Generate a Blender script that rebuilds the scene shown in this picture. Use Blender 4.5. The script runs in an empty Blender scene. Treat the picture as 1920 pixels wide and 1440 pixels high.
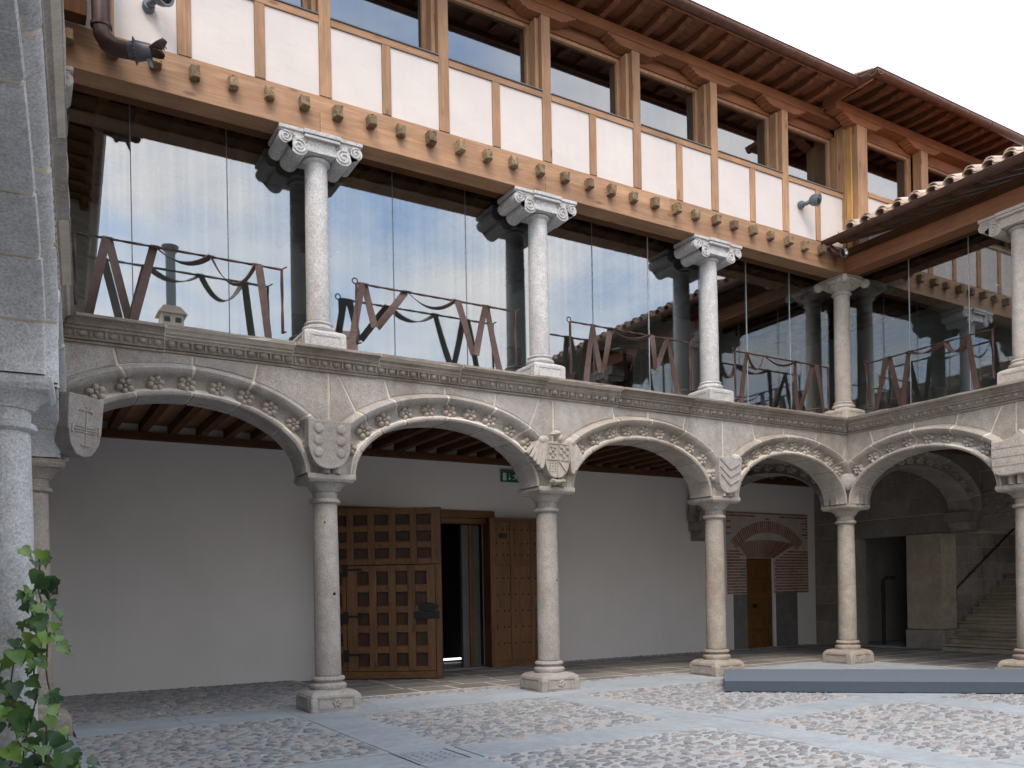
import bpy, bmesh, math, random
from mathutils import Vector, Matrix
R = math.radians
rnd = random.Random(7)
scene = bpy.context.scene
col = scene.collection

# ------------------------------------------------------------------ camera
CAM = Vector((-15.0208, -11.5922, 1.6))
yaw, roll = R(30.721), R(-1.052)
Fw = Vector((math.sin(yaw), math.cos(yaw), 0)); R0 = Vector((math.cos(yaw), -math.sin(yaw), 0)); U0 = Vector((0, 0, 1))
Rt = R0*math.cos(roll) + U0*math.sin(roll); Up = -R0*math.sin(roll) + U0*math.cos(roll)
cd = bpy.data.cameras.new('camera'); cam = bpy.data.objects.new('camera', cd); col.objects.link(cam)
mw = Matrix((Rt, Up, -Fw)).transposed().to_4x4(); mw.translation = CAM
cam.matrix_world = mw
cd.sensor_width = 36; cd.lens = 1584.1/1920*36; cd.shift_y = (1110.06-720)/1920
cd.clip_start = 0.05; cd.clip_end = 2000
scene.camera = cam

# ------------------------------------------------------------------ sky and sun
SUN_EL, SUN_AZ = 54, 214          # azimuth clockwise from +Y: behind and left of the camera
w = bpy.data.worlds.new('World'); scene.world = w; w.use_nodes = True
nt = w.node_tree; N = nt.nodes; L = nt.links; N.clear()
out = N.new('ShaderNodeOutputWorld'); bg = N.new('ShaderNodeBackground'); bg.inputs[1].default_value = 0.12
sky = N.new('ShaderNodeTexSky'); sky.sky_type = 'NISHITA'; sky.sun_disc = False
sky.sun_elevation = R(SUN_EL); sky.sun_rotation = R(SUN_AZ)
tc = N.new('ShaderNodeTexCoord'); sep = N.new('ShaderNodeSeparateXYZ'); L.new(tc.outputs['Generated'], sep.inputs[0])
def wm(op, a, b):
    m = N.new('ShaderNodeMath'); m.operation = op
    for i, v in enumerate((a, b)):
        if isinstance(v, (int, float)): m.inputs[i].default_value = v
        else: L.new(v, m.inputs[i])
    return m.outputs[0]
zz = wm('ADD', wm('MAXIMUM', sep.outputs[2], 0.0), 0.22)
cmb = N.new('ShaderNodeCombineXYZ'); L.new(wm('DIVIDE', sep.outputs[0], zz), cmb.inputs[0]); L.new(wm('DIVIDE', sep.outputs[1], zz), cmb.inputs[1])
nz = N.new('ShaderNodeTexNoise'); nz.inputs['Scale'].default_value = 2.1; nz.inputs['Detail'].default_value = 8; nz.inputs['Roughness'].default_value = .55
mp = N.new('ShaderNodeMapping'); mp.inputs['Location'].default_value = (3.1, 1.7, 0); L.new(cmb.outputs[0], mp.inputs[0]); L.new(mp.outputs[0], nz.inputs['Vector'])
cr = N.new('ShaderNodeValToRGB'); cr.color_ramp.elements[0].position = .36; cr.color_ramp.elements[1].position = .60
L.new(nz.outputs[0], cr.inputs[0])
cc = N.new('ShaderNodeMixRGB'); cc.inputs[1].default_value = (6.0, 6.4, 7.1, 1); cc.inputs[2].default_value = (12.5, 11.3, 10.2, 1)
nz2 = N.new('ShaderNodeTexNoise'); nz2.inputs['Scale'].default_value = 2.6; nz2.inputs['Detail'].default_value = 5; L.new(mp.outputs[0], nz2.inputs['Vector']); L.new(nz2.outputs[0], cc.inputs[0])
mx = N.new('ShaderNodeMixRGB'); L.new(cr.outputs[0], mx.inputs[0])
skm = N.new('ShaderNodeMixRGB'); skm.blend_type = 'ADD'; skm.inputs[0].default_value = 1; skm.inputs[2].default_value = (1.6, 2.1, 2.6, 1)
L.new(sky.outputs[0], skm.inputs[1]); L.new(skm.outputs[0], mx.inputs[1]); L.new(cc.outputs[0], mx.inputs[2])
L.new(mx.outputs[0], bg.inputs[0]); L.new(bg.outputs[0], out.inputs[0])
sd = bpy.data.lights.new('sun', 'SUN'); sd.energy = 1.0; sd.angle = R(18); sd.color = (1, .87, .74)
sun = bpy.data.objects.new('sun', sd); col.objects.link(sun)
az, el = R(SUN_AZ), R(SUN_EL)
sun.rotation_euler = Vector((math.sin(az)*math.cos(el), math.cos(az)*math.cos(el), math.sin(el))).to_track_quat('Z', 'Y').to_euler()
vs = scene.view_settings; vs.view_transform = 'Standard'; vs.look = 'None'; vs.gamma = 1; vs.use_curve_mapping = False
vs.exposure = 1.18

# ------------------------------------------------------------------ material helpers
class Mat:
    def __init__(s, name, rough=.8):
        s.m = bpy.data.materials.new(name); s.m.use_nodes = True
        s.nt = s.m.node_tree; s.N = s.nt.nodes; s.L = s.nt.links
        s.b = s.N['Principled BSDF']; s.b.inputs['Roughness'].default_value = rough
        s.geo = s.N.new('ShaderNodeNewGeometry'); s.pos = s.geo.outputs['Position']
        s.oi = s.N.new('ShaderNodeObjectInfo')
    def set(s, sock, v):
        if hasattr(v, 'is_linked'): s.L.new(v, sock)
        else: sock.default_value = v
    def scaled(s, sc, vec=None):
        m = s.N.new('ShaderNodeMapping'); m.inputs['Scale'].default_value = sc; s.L.new(vec or s.pos, m.inputs[0]); return m.outputs[0]
    def shifted(s, vec, amt=37.0):     # every object its own patch of the texture
        v = s.N.new('ShaderNodeVectorMath'); v.operation = 'MULTIPLY_ADD'
        c = s.N.new('ShaderNodeCombineXYZ')
        for i in range(3): s.L.new(s.oi.outputs['Random'], c.inputs[i])
        s.L.new(c.outputs[0], v.inputs[0]); v.inputs[1].default_value = (amt, amt*1.7, amt*.6); s.L.new(vec, v.inputs[2]); return v.outputs[0]
    def noise(s, vec, scale, detail=4, rough=.6):
        n = s.N.new('ShaderNodeTexNoise'); n.inputs['Scale'].default_value = scale; n.inputs['Detail'].default_value = detail; n.inputs['Roughness'].default_value = rough
        s.L.new(vec, n.inputs['Vector']); return n.outputs[0]
    def ramp(s, fac, stops):
        r = s.N.new('ShaderNodeValToRGB'); e = r.color_ramp.elements
        while len(e) < len(stops): e.new(.5)
        for i, (p, c) in enumerate(stops):
            e[i].position = p; e[i].color = (c, c, c, 1) if isinstance(c, (int, float)) else (*c, 1)
        s.L.new(fac, r.inputs[0]); return r.outputs[0]
    def mix(s, fac, a, b, mode='MIX'):
        n = s.N.new('ShaderNodeMixRGB'); n.blend_type = mode
        for i, v in enumerate((fac, a, b)):
            if isinstance(v, tuple): v = (*v, 1)
            elif isinstance(v, (int, float)) and i: v = (v, v, v, 1)
            s.set(n.inputs[i], v)
        return n.outputs[0]
    def bump(s, h, strength=.3, dist=.02, prev=None):
        b = s.N.new('ShaderNodeBump'); b.inputs['Strength'].default_value = strength; b.inputs['Distance'].default_value = dist
        s.L.new(h, b.inputs['Height'])
        if prev is not None: s.L.new(prev, b.inputs['Normal'])
        return b.outputs[0]
    def done(s, color, normal=None, rough=None):
        s.set(s.b.inputs['Base Color'], (*color, 1) if isinstance(color, tuple) else color)
        if normal is not None: s.L.new(normal, s.b.inputs['Normal'])
        if rough is not None: s.set(s.b.inputs['Roughness'], rough)
        return s.m
def rndtint(m, c, amt=.12):
    v = m.ramp(m.oi.outputs['Random'], [(0, 1-amt), (1, 1+amt*.6)])
    return m.mix(1.0, c, v, 'MULTIPLY')
def stone(name, c1, c2, stain=(.20, .14, .09), stain_amt=.35, speck=.35, bump=.4, tint=.10, speck_scale=60):
    m = Mat(name, .9)
    base = m.mix(m.ramp(m.noise(m.pos, 1.6, 6), [(.3, 0), (.7, 1)]), c1, c2)
    st = m.ramp(m.noise(m.scaled((1, 1, .35)), 1.9, 6, .65), [(.48, 0), (.75, stain_amt)])
    base = m.mix(st, base, stain)
    blot = m.ramp(m.noise(m.pos, 9, 5), [(.25, .82), (.75, 1.12)])
    base = m.mix(1.0, base, blot, 'MULTIPLY')
    sp = m.ramp(m.noise(m.pos, speck_scale, 3, .8), [(.3, 1-speck), (.5, 1), (.72, 1+speck*.8)])
    base = m.mix(1.0, base, sp, 'MULTIPLY')
    base = rndtint(m, base, tint)
    n = m.bump(m.noise(m.pos, 7, 5), bump, .03); n = m.bump(m.noise(m.pos, speck_scale, 3, .8), bump*.8, .006, n)
    return m.done(base, n)
def wood(name, axis, c1, c2, rough=.65, knots=True, bump=.25, tint=.15, runs=False):
    m = Mat(name, rough)
    sc = {'X': (.9, 14, 14), 'Y': (14, .9, 14), 'Z': (14, 14, .9)}[axis]
    v = m.shifted(m.scaled(sc))
    g = m.noise(v, 1.0, 6, .62)
    base = m.mix(m.ramp(g, [(.28, 0), (.72, 1)]), c1, c2)
    fine = m.noise(m.shifted(m.scaled(tuple(x*4 for x in sc))), 1.0, 3, .6)
    base = m.mix(1.0, base, m.ramp(fine, [(.3, .8), (.7, 1.12)]), 'MULTIPLY')
    big = m.noise(m.shifted(m.scaled((1, 1, 1))), 1.1, 3)
    base = m.mix(1.0, base, m.ramp(big, [(.28, .74), (.72, 1.12)]), 'MULTIPLY')
    if knots:
        ks = {'X': (1.5, 5, 5), 'Y': (5, 1.5, 5), 'Z': (5, 5, 1.5)}[axis]
        vo = m.N.new('ShaderNodeTexVoronoi'); vo.inputs['Scale'].default_value = 1.0; m.L.new(m.shifted(m.scaled(ks)), vo.inputs['Vector'])
        k = m.ramp(vo.outputs['Distance'], [(.07, .75), (.16, 0)])
        base = m.mix(k, base, tuple(x*.35 for x in c1))
    if runs:
        sp = m.N.new('ShaderNodeSeparateXYZ'); m.L.new(m.pos, sp.inputs[0])
        def mt(op, a, b):
            q = m.N.new('ShaderNodeMath'); q.operation = op
            for i, v_ in enumerate((a, b)): m.set(q.inputs[i], v_)
            return q.outputs[0]
        ph = mt('FRACT', mt('ADD', mt('DIVIDE', mt('ADD', sp.outputs[0], 14.32), .475), 100.5), 0.0)
        dx = mt('ABSOLUTE', mt('SUBTRACT', ph, .5), 0.0)
        wob = mt('MULTIPLY', mt('SUBTRACT', m.noise(m.pos, 6, 4), .5), .22)
        side = m.ramp(mt('ADD', dx, wob), [(.04, 1), (.17, 0)])
        fall = m.ramp(mt('MULTIPLY', mt('SUBTRACT', sp.outputs[2], 7.97), 3.3), [(.1, 0), (.85, 1), (.98, .9), (1, 0)])
        base = m.mix(mt('MULTIPLY', mt('MULTIPLY', side, fall), .8), base, (.12, .042, .022))
    base = rndtint(m, base, tint)
    return m.done(base, m.bump(g, bump, .006))
def plain(name, c, rough=.6, metal=0, var=.1, nscale=12, bump=0):
    m = Mat(name, rough); m.b.inputs['Metallic'].default_value = metal
    v = m.ramp(m.noise(m.pos, nscale, 4), [(.3, 1-var), (.7, 1+var)])
    return m.done(m.mix(1.0, c, v, 'MULTIPLY'), m.bump(m.noise(m.pos, nscale*2, 3), bump, .01) if bump else None)

M = {}
M['granite'] = stone('granite', (.315, .29, .27), (.435, .41, .385), (.205, .15, .105), .6, .42)
M['granite_warm'] = stone('warm_granite', (.33, .29, .25), (.45, .405, .355), (.22, .155, .10), .6, .42)
M['granite_grey'] = stone('grey_granite', (.47, .49, .515), (.60, .62, .645), (.40, .375, .34), .3, .42, .5, speck_scale=52)
M['granite_white'] = stone('white_granite', (.46, .455, .455), (.58, .575, .57), (.38, .35, .31), .25, .42, .3, speck_scale=46)
M['granite_cream'] = stone('cream_granite', (.44, .395, .345), (.54, .49, .435), (.34, .275, .21), .35, .35, .3)
M['stone_dark'] = stone('shaded_wall_stone', (.20, .175, .155), (.31, .275, .24), (.13, .10, .08), .4, .3, .4, .2)  # darker stone for gallery walls, inner arches and corbels
M['stone_step'] = stone('step_stone', (.31, .265, .20), (.40, .345, .27), (.16, .12, .08), .5, .3, .4, .15)
M['mortar'] = stone('cream_mortar', (.60, .545, .46), (.72, .66, .57), (.42, .35, .27), .3, .15, .3)
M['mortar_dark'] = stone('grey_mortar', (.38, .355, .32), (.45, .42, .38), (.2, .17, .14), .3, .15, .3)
M['ground_mortar'] = stone('pale_bed_mortar', (.385, .405, .425), (.47, .49, .51), (.42, .37, .33), .3, .2, .35)
M['slab'] = stone('granite_slab', (.325, .365, .405), (.405, .45, .495), (.28, .295, .31), .5, .16, .15, .06)
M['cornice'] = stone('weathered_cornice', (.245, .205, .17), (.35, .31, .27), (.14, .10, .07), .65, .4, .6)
M['jamb_grey'] = plaster_grey = stone('grey_inner_jamb', (.12, .12, .125), (.15, .15, .155))
M['flag'] = stone('flagstone', (.19, .185, .18), (.29, .28, .27), (.19, .16, .13), .4, .2, .3, .25)
M['soil'] = stone('ground_earth', (.33, .31, .29), (.4, .38, .35))
def cobble_mat(name, island):
    m = Mat(name, .7)
    r = m.geo.outputs['Random Per Island'] if island else m.oi.outputs['Random']
    c = m.ramp(r, [(0, (.15, .175, .20)), (.22, (.23, .25, .27)), (.4, (.25, .235, .235)), (.55, (.30, .315, .33)), (.7, (.195, .19, .20)), (.88, (.36, .345, .34)), (.975, (.36, .29, .25)), (1, (.42, .38, .34))])
    c = m.mix(1.0, c, m.ramp(m.noise(m.pos, 22, 4), [(.3, .8), (.7, 1.2)]), 'MULTIPLY')
    return m.done(c, m.bump(m.noise(m.pos, 60, 3), .3, .006))
M['cobble'] = cobble_mat('cobblestone', False); M['cobble_field'] = cobble_mat('cobblestone_field', True)
def plaster(name, c, swirl=.25, var=.05):
    m = Mat(name, .9)
    v = m.ramp(m.noise(m.pos, 1.1, 5), [(.3, 1-var), (.7, 1+var*.5)])
    v = m.mix(1.0, v, m.ramp(m.noise(m.scaled((1, 1, .12)), 7, 5, .65), [(.35, 1), (.75, .97)]), 'MULTIPLY')
    n = m.bump(m.noise(m.scaled((1, 1, 2.2)), 5, 4, .55), swirl, .03); n = m.bump(m.noise(m.pos, 60, 2), .1, .004, n)
    return m.done(m.mix(1.0, c, v, 'MULTIPLY'), n)
M['panel'] = plaster('lime_plaster_panel', (.63, .58, .55), .2)
M['wall'] = plaster('smooth_white_plaster', (.72, .705, .69), .06, .04)
M['interior'] = plaster('interior_plaster', (.62, .60, .56), .05, .03)
PINE = ((.315, .165, .083), (.455, .268, .15))
for a in 'XYZ': M['pine'+a] = wood('pine_'+a.lower(), a, *PINE)
M['beam'] = wood('front_beam_pine', 'X', *PINE, runs=True)
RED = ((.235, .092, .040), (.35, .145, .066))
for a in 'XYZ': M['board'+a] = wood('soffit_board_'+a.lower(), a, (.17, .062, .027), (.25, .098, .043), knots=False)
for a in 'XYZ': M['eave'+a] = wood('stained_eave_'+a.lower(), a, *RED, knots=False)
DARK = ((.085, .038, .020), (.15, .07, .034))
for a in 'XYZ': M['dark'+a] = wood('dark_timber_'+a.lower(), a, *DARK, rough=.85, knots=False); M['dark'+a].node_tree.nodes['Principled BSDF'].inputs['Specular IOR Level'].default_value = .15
OAK = ((.105, .046, .015), (.215, .098, .036))
for a in 'XYZ': M['oak'+a] = wood('old_oak_'+a.lower(), a, *OAK, rough=.55)
M['oak_dark'] = wood('old_oak_recess', 'Z', (.035, .014, .008), (.07, .029, .014))  # darker oak for sunk panels, part of their shade put into the colour
M['door_small'] = wood('varnished_door', 'Z', (.13, .055, .013), (.20, .095, .024), rough=.4, tint=.2)
M['joist_end'] = stone('weathered_joist_end', (.17, .115, .06), (.34, .25, .15), (.05, .03, .015), .85, .55, 1.0, .25, 26)
M['iron'] = plain('rusted_iron', (.075, .042, .038), .6, .4, .3, 30, .2)
M['strap'] = plain('brown_iron_strap', (.088, .052, .042), .45, .25, .2, 14, .1)
M['black_iron'] = plain('black_iron', (.02, .02, .022), .5, .5, .2, 20)
M['gutter'] = plain('copper_gutter', (.115, .062, .048), .38, .55, .25, 5)
M['pipe'] = plain('dark_brown_pipe', (.06, .035, .03), .45, .4, .2, 5)
M['tile'] = stone('clay_tile', (.46, .33, .25), (.66, .54, .44), (.28, .2, .15), .5, .25, .4, .25)
M['brick'] = stone('clay_brick', (.24, .12, .085), (.34, .18, .13), (.14, .08, .06), .4, .25, .4, .3)
M['brick_mortar'] = stone('lime_brick_mortar', (.42, .36, .32), (.50, .44, .39), (.3, .25, .2), .3, .2, .3)
M['camera_grey'] = plain('camera_grey', (.13, .155, .18), .4, .2, .05)
M['camera_black'] = plain('camera_black', (.015, .015, .017), .2)
M['seam'] = plain('glass_seam', (.10, .11, .115), .3)
M['seam_light'] = plain('glass_edge', (.42, .46, .46), .3)
M['green'] = plain('sign_green', (.0, .11, .055), .5, 0, .05)
M['lead'] = plain('lead_grey', (.11, .11, .125), .45, .5, .15)
M['white'] = plain('sign_white', (.7, .72, .7), .5, 0, .05)
M['ramp'] = plain('blue_grey_carpet', (.135, .175, .22), .95, 0, .18, 90, .6)
M['ramp_side'] = plain('dark_carpet_edge', (.07, .092, .122), .95, 0, .22, 90, .6)
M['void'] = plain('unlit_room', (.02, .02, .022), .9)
M['chrome'] = plain('brushed_steel', (.55, .6, .62), .3, .9, .05)
M['neighbour'] = plaster('neighbour_render', (.66, .60, .50), .1)
def glass_mat(name, base, tint, streak=.09):
    m = bpy.data.materials.new(name); m.use_nodes = True; n = m.node_tree.nodes; l = m.node_tree.links; n.clear()
    o = n.new('ShaderNodeOutputMaterial'); mixs = n.new('ShaderNodeMixShader'); tr = n.new('ShaderNodeBsdfTransparent'); gl = n.new('ShaderNodeBsdfGlossy')
    tr.inputs[0].default_value = (*tint, 1); gl.inputs['Roughness'].default_value = .0; gl.inputs[0].default_value = (.93, .96, 1, 1)
    lw = n.new('ShaderNodeLayerWeight'); lw.inputs[0].default_value = .5
    pw = n.new('ShaderNodeMath'); pw.operation = 'POWER'; pw.inputs[1].default_value = 4.0; l.new(lw.outputs['Facing'], pw.inputs[0])
    ad = n.new('ShaderNodeMath'); ad.operation = 'MULTIPLY_ADD'; ad.use_clamp = True; ad.inputs[1].default_value = .7; ad.inputs[2].default_value = base
    g = n.new('ShaderNodeNewGeometry'); mpn = n.new('ShaderNodeMapping'); mpn.inputs['Scale'].default_value = (16, 16, .35); l.new(g.outputs['Position'], mpn.inputs[0])
    ns = n.new('ShaderNodeTexNoise'); ns.inputs['Scale'].default_value = 1; ns.inputs['Detail'].default_value = 3; l.new(mpn.outputs[0], ns.inputs['Vector'])
    mr = n.new('ShaderNodeMapRange'); mr.inputs[1].default_value = .3; mr.inputs[2].default_value = .7; mr.inputs[3].default_value = base*(1-streak); mr.inputs[4].default_value = base*(1+streak)
    l.new(ns.outputs[0], mr.inputs[0]); l.new(mr.outputs[0], ad.inputs[2]); l.new(pw.outputs[0], ad.inputs[0]); l.new(ad.outputs[0], mixs.inputs[0]); l.new(tr.outputs[0], mixs.inputs[1]); l.new(gl.outputs[0], mixs.inputs[2])
    l.new(mixs.outputs[0], o.inputs[0]); return m
M['glass'] = glass_mat('gallery_glass', .19, (.70, .74, .74))
M['glass_up'] = glass_mat('window_glass', .20, (.30, .31, .33), .02)
def leaf_mat():
    m = Mat('ivy_leaf', .4)
    c = m.ramp(m.oi.outputs['Random'], [(0, (.030, .075, .032)), (.4, (.05, .12, .04)), (.7, (.095, .19, .04)), (1, (.17, .28, .05))])
    c = m.mix(1.0, c, m.ramp(m.noise(m.pos, 18, 3), [(.3, .75), (.7, 1.25)]), 'MULTIPLY')
    m.b.inputs['Subsurface Weight'].default_value = 0
    return m.done(c)
M['leaf'] = leaf_mat()
M['stem'] = plain('ivy_stem', (.08, .055, .035), .8)
def painting_mat(name, dark, lit):
    m = Mat(name, .4)
    return m.done(m.mix(m.ramp(m.noise(m.pos, 1.8, 5), [(.5, 0), (.7, 1)]), dark, lit))
M['painting'] = painting_mat('old_oil_painting', (.015, .012, .012), (.22, .13, .06))
e = bpy.data.materials.new('daylight_gap'); e.use_nodes = True
e.node_tree.nodes['Principled BSDF'].inputs['Emission Color'].default_value = (1, 1, 1, 1); e.node_tree.nodes['Principled BSDF'].inputs['Emission Strength'].default_value = 1.2
M['gap'] = e

# ------------------------------------------------------------------ mesh helpers
class MB:
    def __init__(s): s.v = []; s.f = []
    def add(s, pts, faces):
        o = len(s.v); s.v += [tuple(p) for p in pts]; s.f += [tuple(i+o for i in f) for f in faces]; return s
    def box(s, x0, x1, y0, y1, z0, z1):
        return s.add([(x, y, z) for z in (z0, z1) for x, y in ((x0, y0), (x1, y0), (x1, y1), (x0, y1))],
                     [(3, 2, 1, 0), (4, 5, 6, 7), (0, 1, 5, 4), (1, 2, 6, 5), (2, 3, 7, 6), (3, 0, 4, 7)])
    def fbox(s, F, a0, a1, d0, d1, z0, z1):
        return s.add([F(a, d, z) for z in (z0, z1) for a, d in ((a0, d0), (a1, d0), (a1, d1), (a0, d1))],
                     [(3, 2, 1, 0), (4, 5, 6, 7), (0, 1, 5, 4), (1, 2, 6, 5), (2, 3, 7, 6), (3, 0, 4, 7)])
    def obox(s, p0, p1, wv, tv):          # bar from p0 to p1, half-width vectors wv and tv
        p0, p1, wv, tv = map(Vector, (p0, p1, wv, tv))
        return s.add([p+a*wv+b*tv for p in (p0, p1) for a, b in ((-1, -1), (1, -1), (1, 1), (-1, 1))],
                     [(3, 2, 1, 0), (4, 5, 6, 7), (0, 1, 5, 4), (1, 2, 6, 5), (2, 3, 7, 6), (3, 0, 4, 7)])
    def prism(s, poly, fn, d0, d1):       # poly of (a, z); fn(a, d, z)
        n = len(poly)
        return s.add([fn(a, d0, z) for a, z in poly] + [fn(a, d1, z) for a, z in poly],
                     [tuple(range(n)), tuple(range(2*n-1, n-1, -1))] + [(i, i+n, (i+1) % n+n, (i+1) % n) for i in range(n)])
    def loops(s, rows, closed=True, caps=True):
        n = len(rows[0]); pts = [p for r in rows for p in r]; fs = []
        for i in range(len(rows)-1):
            for j in range(n if closed else n-1):
                k = (j+1) % n; fs.append((i*n+j, i*n+k, (i+1)*n+k, (i+1)*n+j))
        if caps and closed: fs += [tuple(range(n-1, -1, -1)), tuple((len(rows)-1)*n+j for j in range(n))]
        return s.add(pts, fs)
    def lathe(s, prof, n=36, c=(0, 0, 0), wob=0):
        rows = []
        for r, z in prof:
            rows.append([(c[0]+r*math.cos(2*math.pi*j/n), c[1]+r*math.sin(2*math.pi*j/n), c[2]+z) for j in range(n)])
        return s.loops(rows)
    def tube(s, path, r, n=8, twist=0, square=False):
        path = [Vector(p) for p in path]; rows = []; ref = Vector((0, 0, 1)); ang = 0
        for i, p in enumerate(path):
            t = (path[min(i+1, len(path)-1)]-path[max(i-1, 0)]).normalized()
            if abs(t.dot(ref)) > .95: ref = Vector((1, 0, 0)) if abs(t.x) < .9 else Vector((0, 1, 0))
            a = (ref-t*ref.dot(t)).normalized(); b = t.cross(a); ref = a
            rr = r[i] if isinstance(r, (list, tuple)) else r
            if i: ang += twist*(path[i]-path[i-1]).length
            k = 4 if square else n
            rows.append([p+(a*math.cos(2*math.pi*j/k+ang)+b*math.sin(2*math.pi*j/k+ang))*rr for j in range(k)])
        return s.loops(rows)
    def dome(s, c, rx, ry, h, up=(0, 0, 1), ax=(1, 0, 0), n=10, rings=3):
        up = Vector(up).normalized(); ax = (Vector(ax)-up*Vector(ax).dot(up)).normalized(); ay = up.cross(ax); c = Vector(c); rows = []
        for i in range(rings):
            t = i/rings*math.pi/2
            rows.append([c+(ax*rx*math.cos(2*math.pi*j/n)+ay*ry*math.sin(2*math.pi*j/n))*math.cos(t)+up*h*math.sin(t) for j in range(n)])
        o = len(s.v); s.loops(rows, caps=False); top = len(s.v); s.v.append(tuple(c+up*h)); k = o+(rings-1)*n
        s.f += [(k+j, k+(j+1) % n, top) for j in range(n)]; return s
    def mesh(s, name):
        me = bpy.data.meshes.new(name); me.from_pydata(s.v, [], s.f); me.update()
        bm = bmesh.new(); bm.from_mesh(me); bmesh.ops.recalc_face_normals(bm, faces=bm.faces); bm.to_mesh(me); bm.free()
        return me
    def build(s, name, mat, parent=None, smooth=False, bevel=0, seg=2, **props):
        return obj(name, s.mesh(name), mat, parent, smooth, bevel, seg, **props)
def wl(o):
    p = Vector((0, 0, 0))
    while o is not None: p = p+o.location; o = o.parent
    return p
def obj(name, me, mat, parent=None, smooth=False, bevel=0, seg=2, local=False, loc=None, rot=None, **props):
    o = bpy.data.objects.new(name, me); col.objects.link(o)
    if mat is not None and not me.materials: me.materials.append(mat)
    if smooth:
        for p in me.polygons: p.use_smooth = True
        if smooth != 'all': me.set_sharp_from_angle(angle=R(38))
    if bevel:
        md = o.modifiers.new('bevel', 'BEVEL'); md.width = bevel; md.segments = seg; md.limit_method = 'ANGLE'; md.angle_limit = R(35)
        md.harden_normals = False
    if parent is not None:
        o.parent = parent
        if not local: o.location = -wl(parent)
    if loc is not None: o.location = Vector(loc) - (wl(parent) if (parent is not None and not local) else Vector((0, 0, 0)))
    if rot is not None: o.rotation_euler = rot
    for k, v in props.items(): o[k] = v
    return o
def thing(name, label, cat, loc=(0, 0, 0), group=None, kind=None):
    o = bpy.data.objects.new(name, None); col.objects.link(o); o.location = loc; o.empty_display_size = .1
    o['label'] = label
    if cat: o['category'] = cat
    if group: o['group'] = group
    if kind: o['kind'] = kind
    return o
def copy_tree(o, parent=None):
    c = o.copy(); col.objects.link(c); c.parent = parent
    for ch in list(o.children): copy_tree(ch, c)
    return c
def frame(o, u, n):
    ox, oy = o; ux, uy = u; nx, ny = n
    return lambda a, d, z: (ox+ux*a+nx*d, oy+uy*a+ny*d, z)
FRONT = frame((-14.9, 0), (1, 0), (0, -1))
RIGHT = frame((0, 0), (0, -1), (-1, 0))
LEFT = frame((-14.77, 0), (-.0659, -.9978), (.9978, -.0659))
CROSS_A = frame((0, 0), (0, 1), (-1, 0))
CROSS_B = frame((0, 0), (1, 0), (0, -1))
ZS = 3.276; CORN = 4.69

# ------------------------------------------------------------------ arcades: arches, spandrels, cornice
ROS = []
def flower_mesh(seed):
    r = random.Random(seed); m = MB(); k = r.choice((5, 6, 5))
    m.dome((0, 0, -.012), 1, 1, .10, n=12, rings=2)
    for i in range(k):
        t = 2*math.pi*i/k+r.uniform(-.1, .1)
        m.dome((.55*math.cos(t), .55*math.sin(t), .0), .46, .40, .52, ax=(math.cos(t), math.sin(t), 0), n=8, rings=3)
    m.dome((0, 0, .06), .24, .24, .50, n=8, rings=3)
    return m.mesh('rosette')
for sd_ in range(4):
    me = flower_mesh(sd_); me.materials.append(M['granite_warm'])
    for p in me.polygons: p.use_smooth = True
    ROS.append(me)
def place_rosette(parent, F, a, d, z, r, depth=.55):
    o0 = Vector(F(a, d, z)); nrm = (Vector(F(a, d+1, z))-o0).normalized(); up = Vector((0, 0, 1)); ax = up.cross(nrm)
    o = bpy.data.objects.new('rosette', rnd.choice(ROS)); col.objects.link(o); o.parent = parent
    q = Matrix((ax, up, nrm)).transposed().to_4x4()
    o.rotation_euler = (q @ Matrix.Rotation(rnd.uniform(0, 6), 4, 'Z')).to_euler()
    o.scale = (r, r, r*depth*2.5); o.location = o0-wl(parent)
    return o
PROF = [(0, -.24), (0, .27), (.03, .295), (.09, .305), (.15, .29), (.19, .255), (.27, .218), (.38, .20), (.50, .206), (.58, .232), (.625, .275), (.66, .325), (.73, .368), (.82, .382), (.90, .362), (.965, .315), (1.0, .262), (1.0, -.24)]
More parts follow.
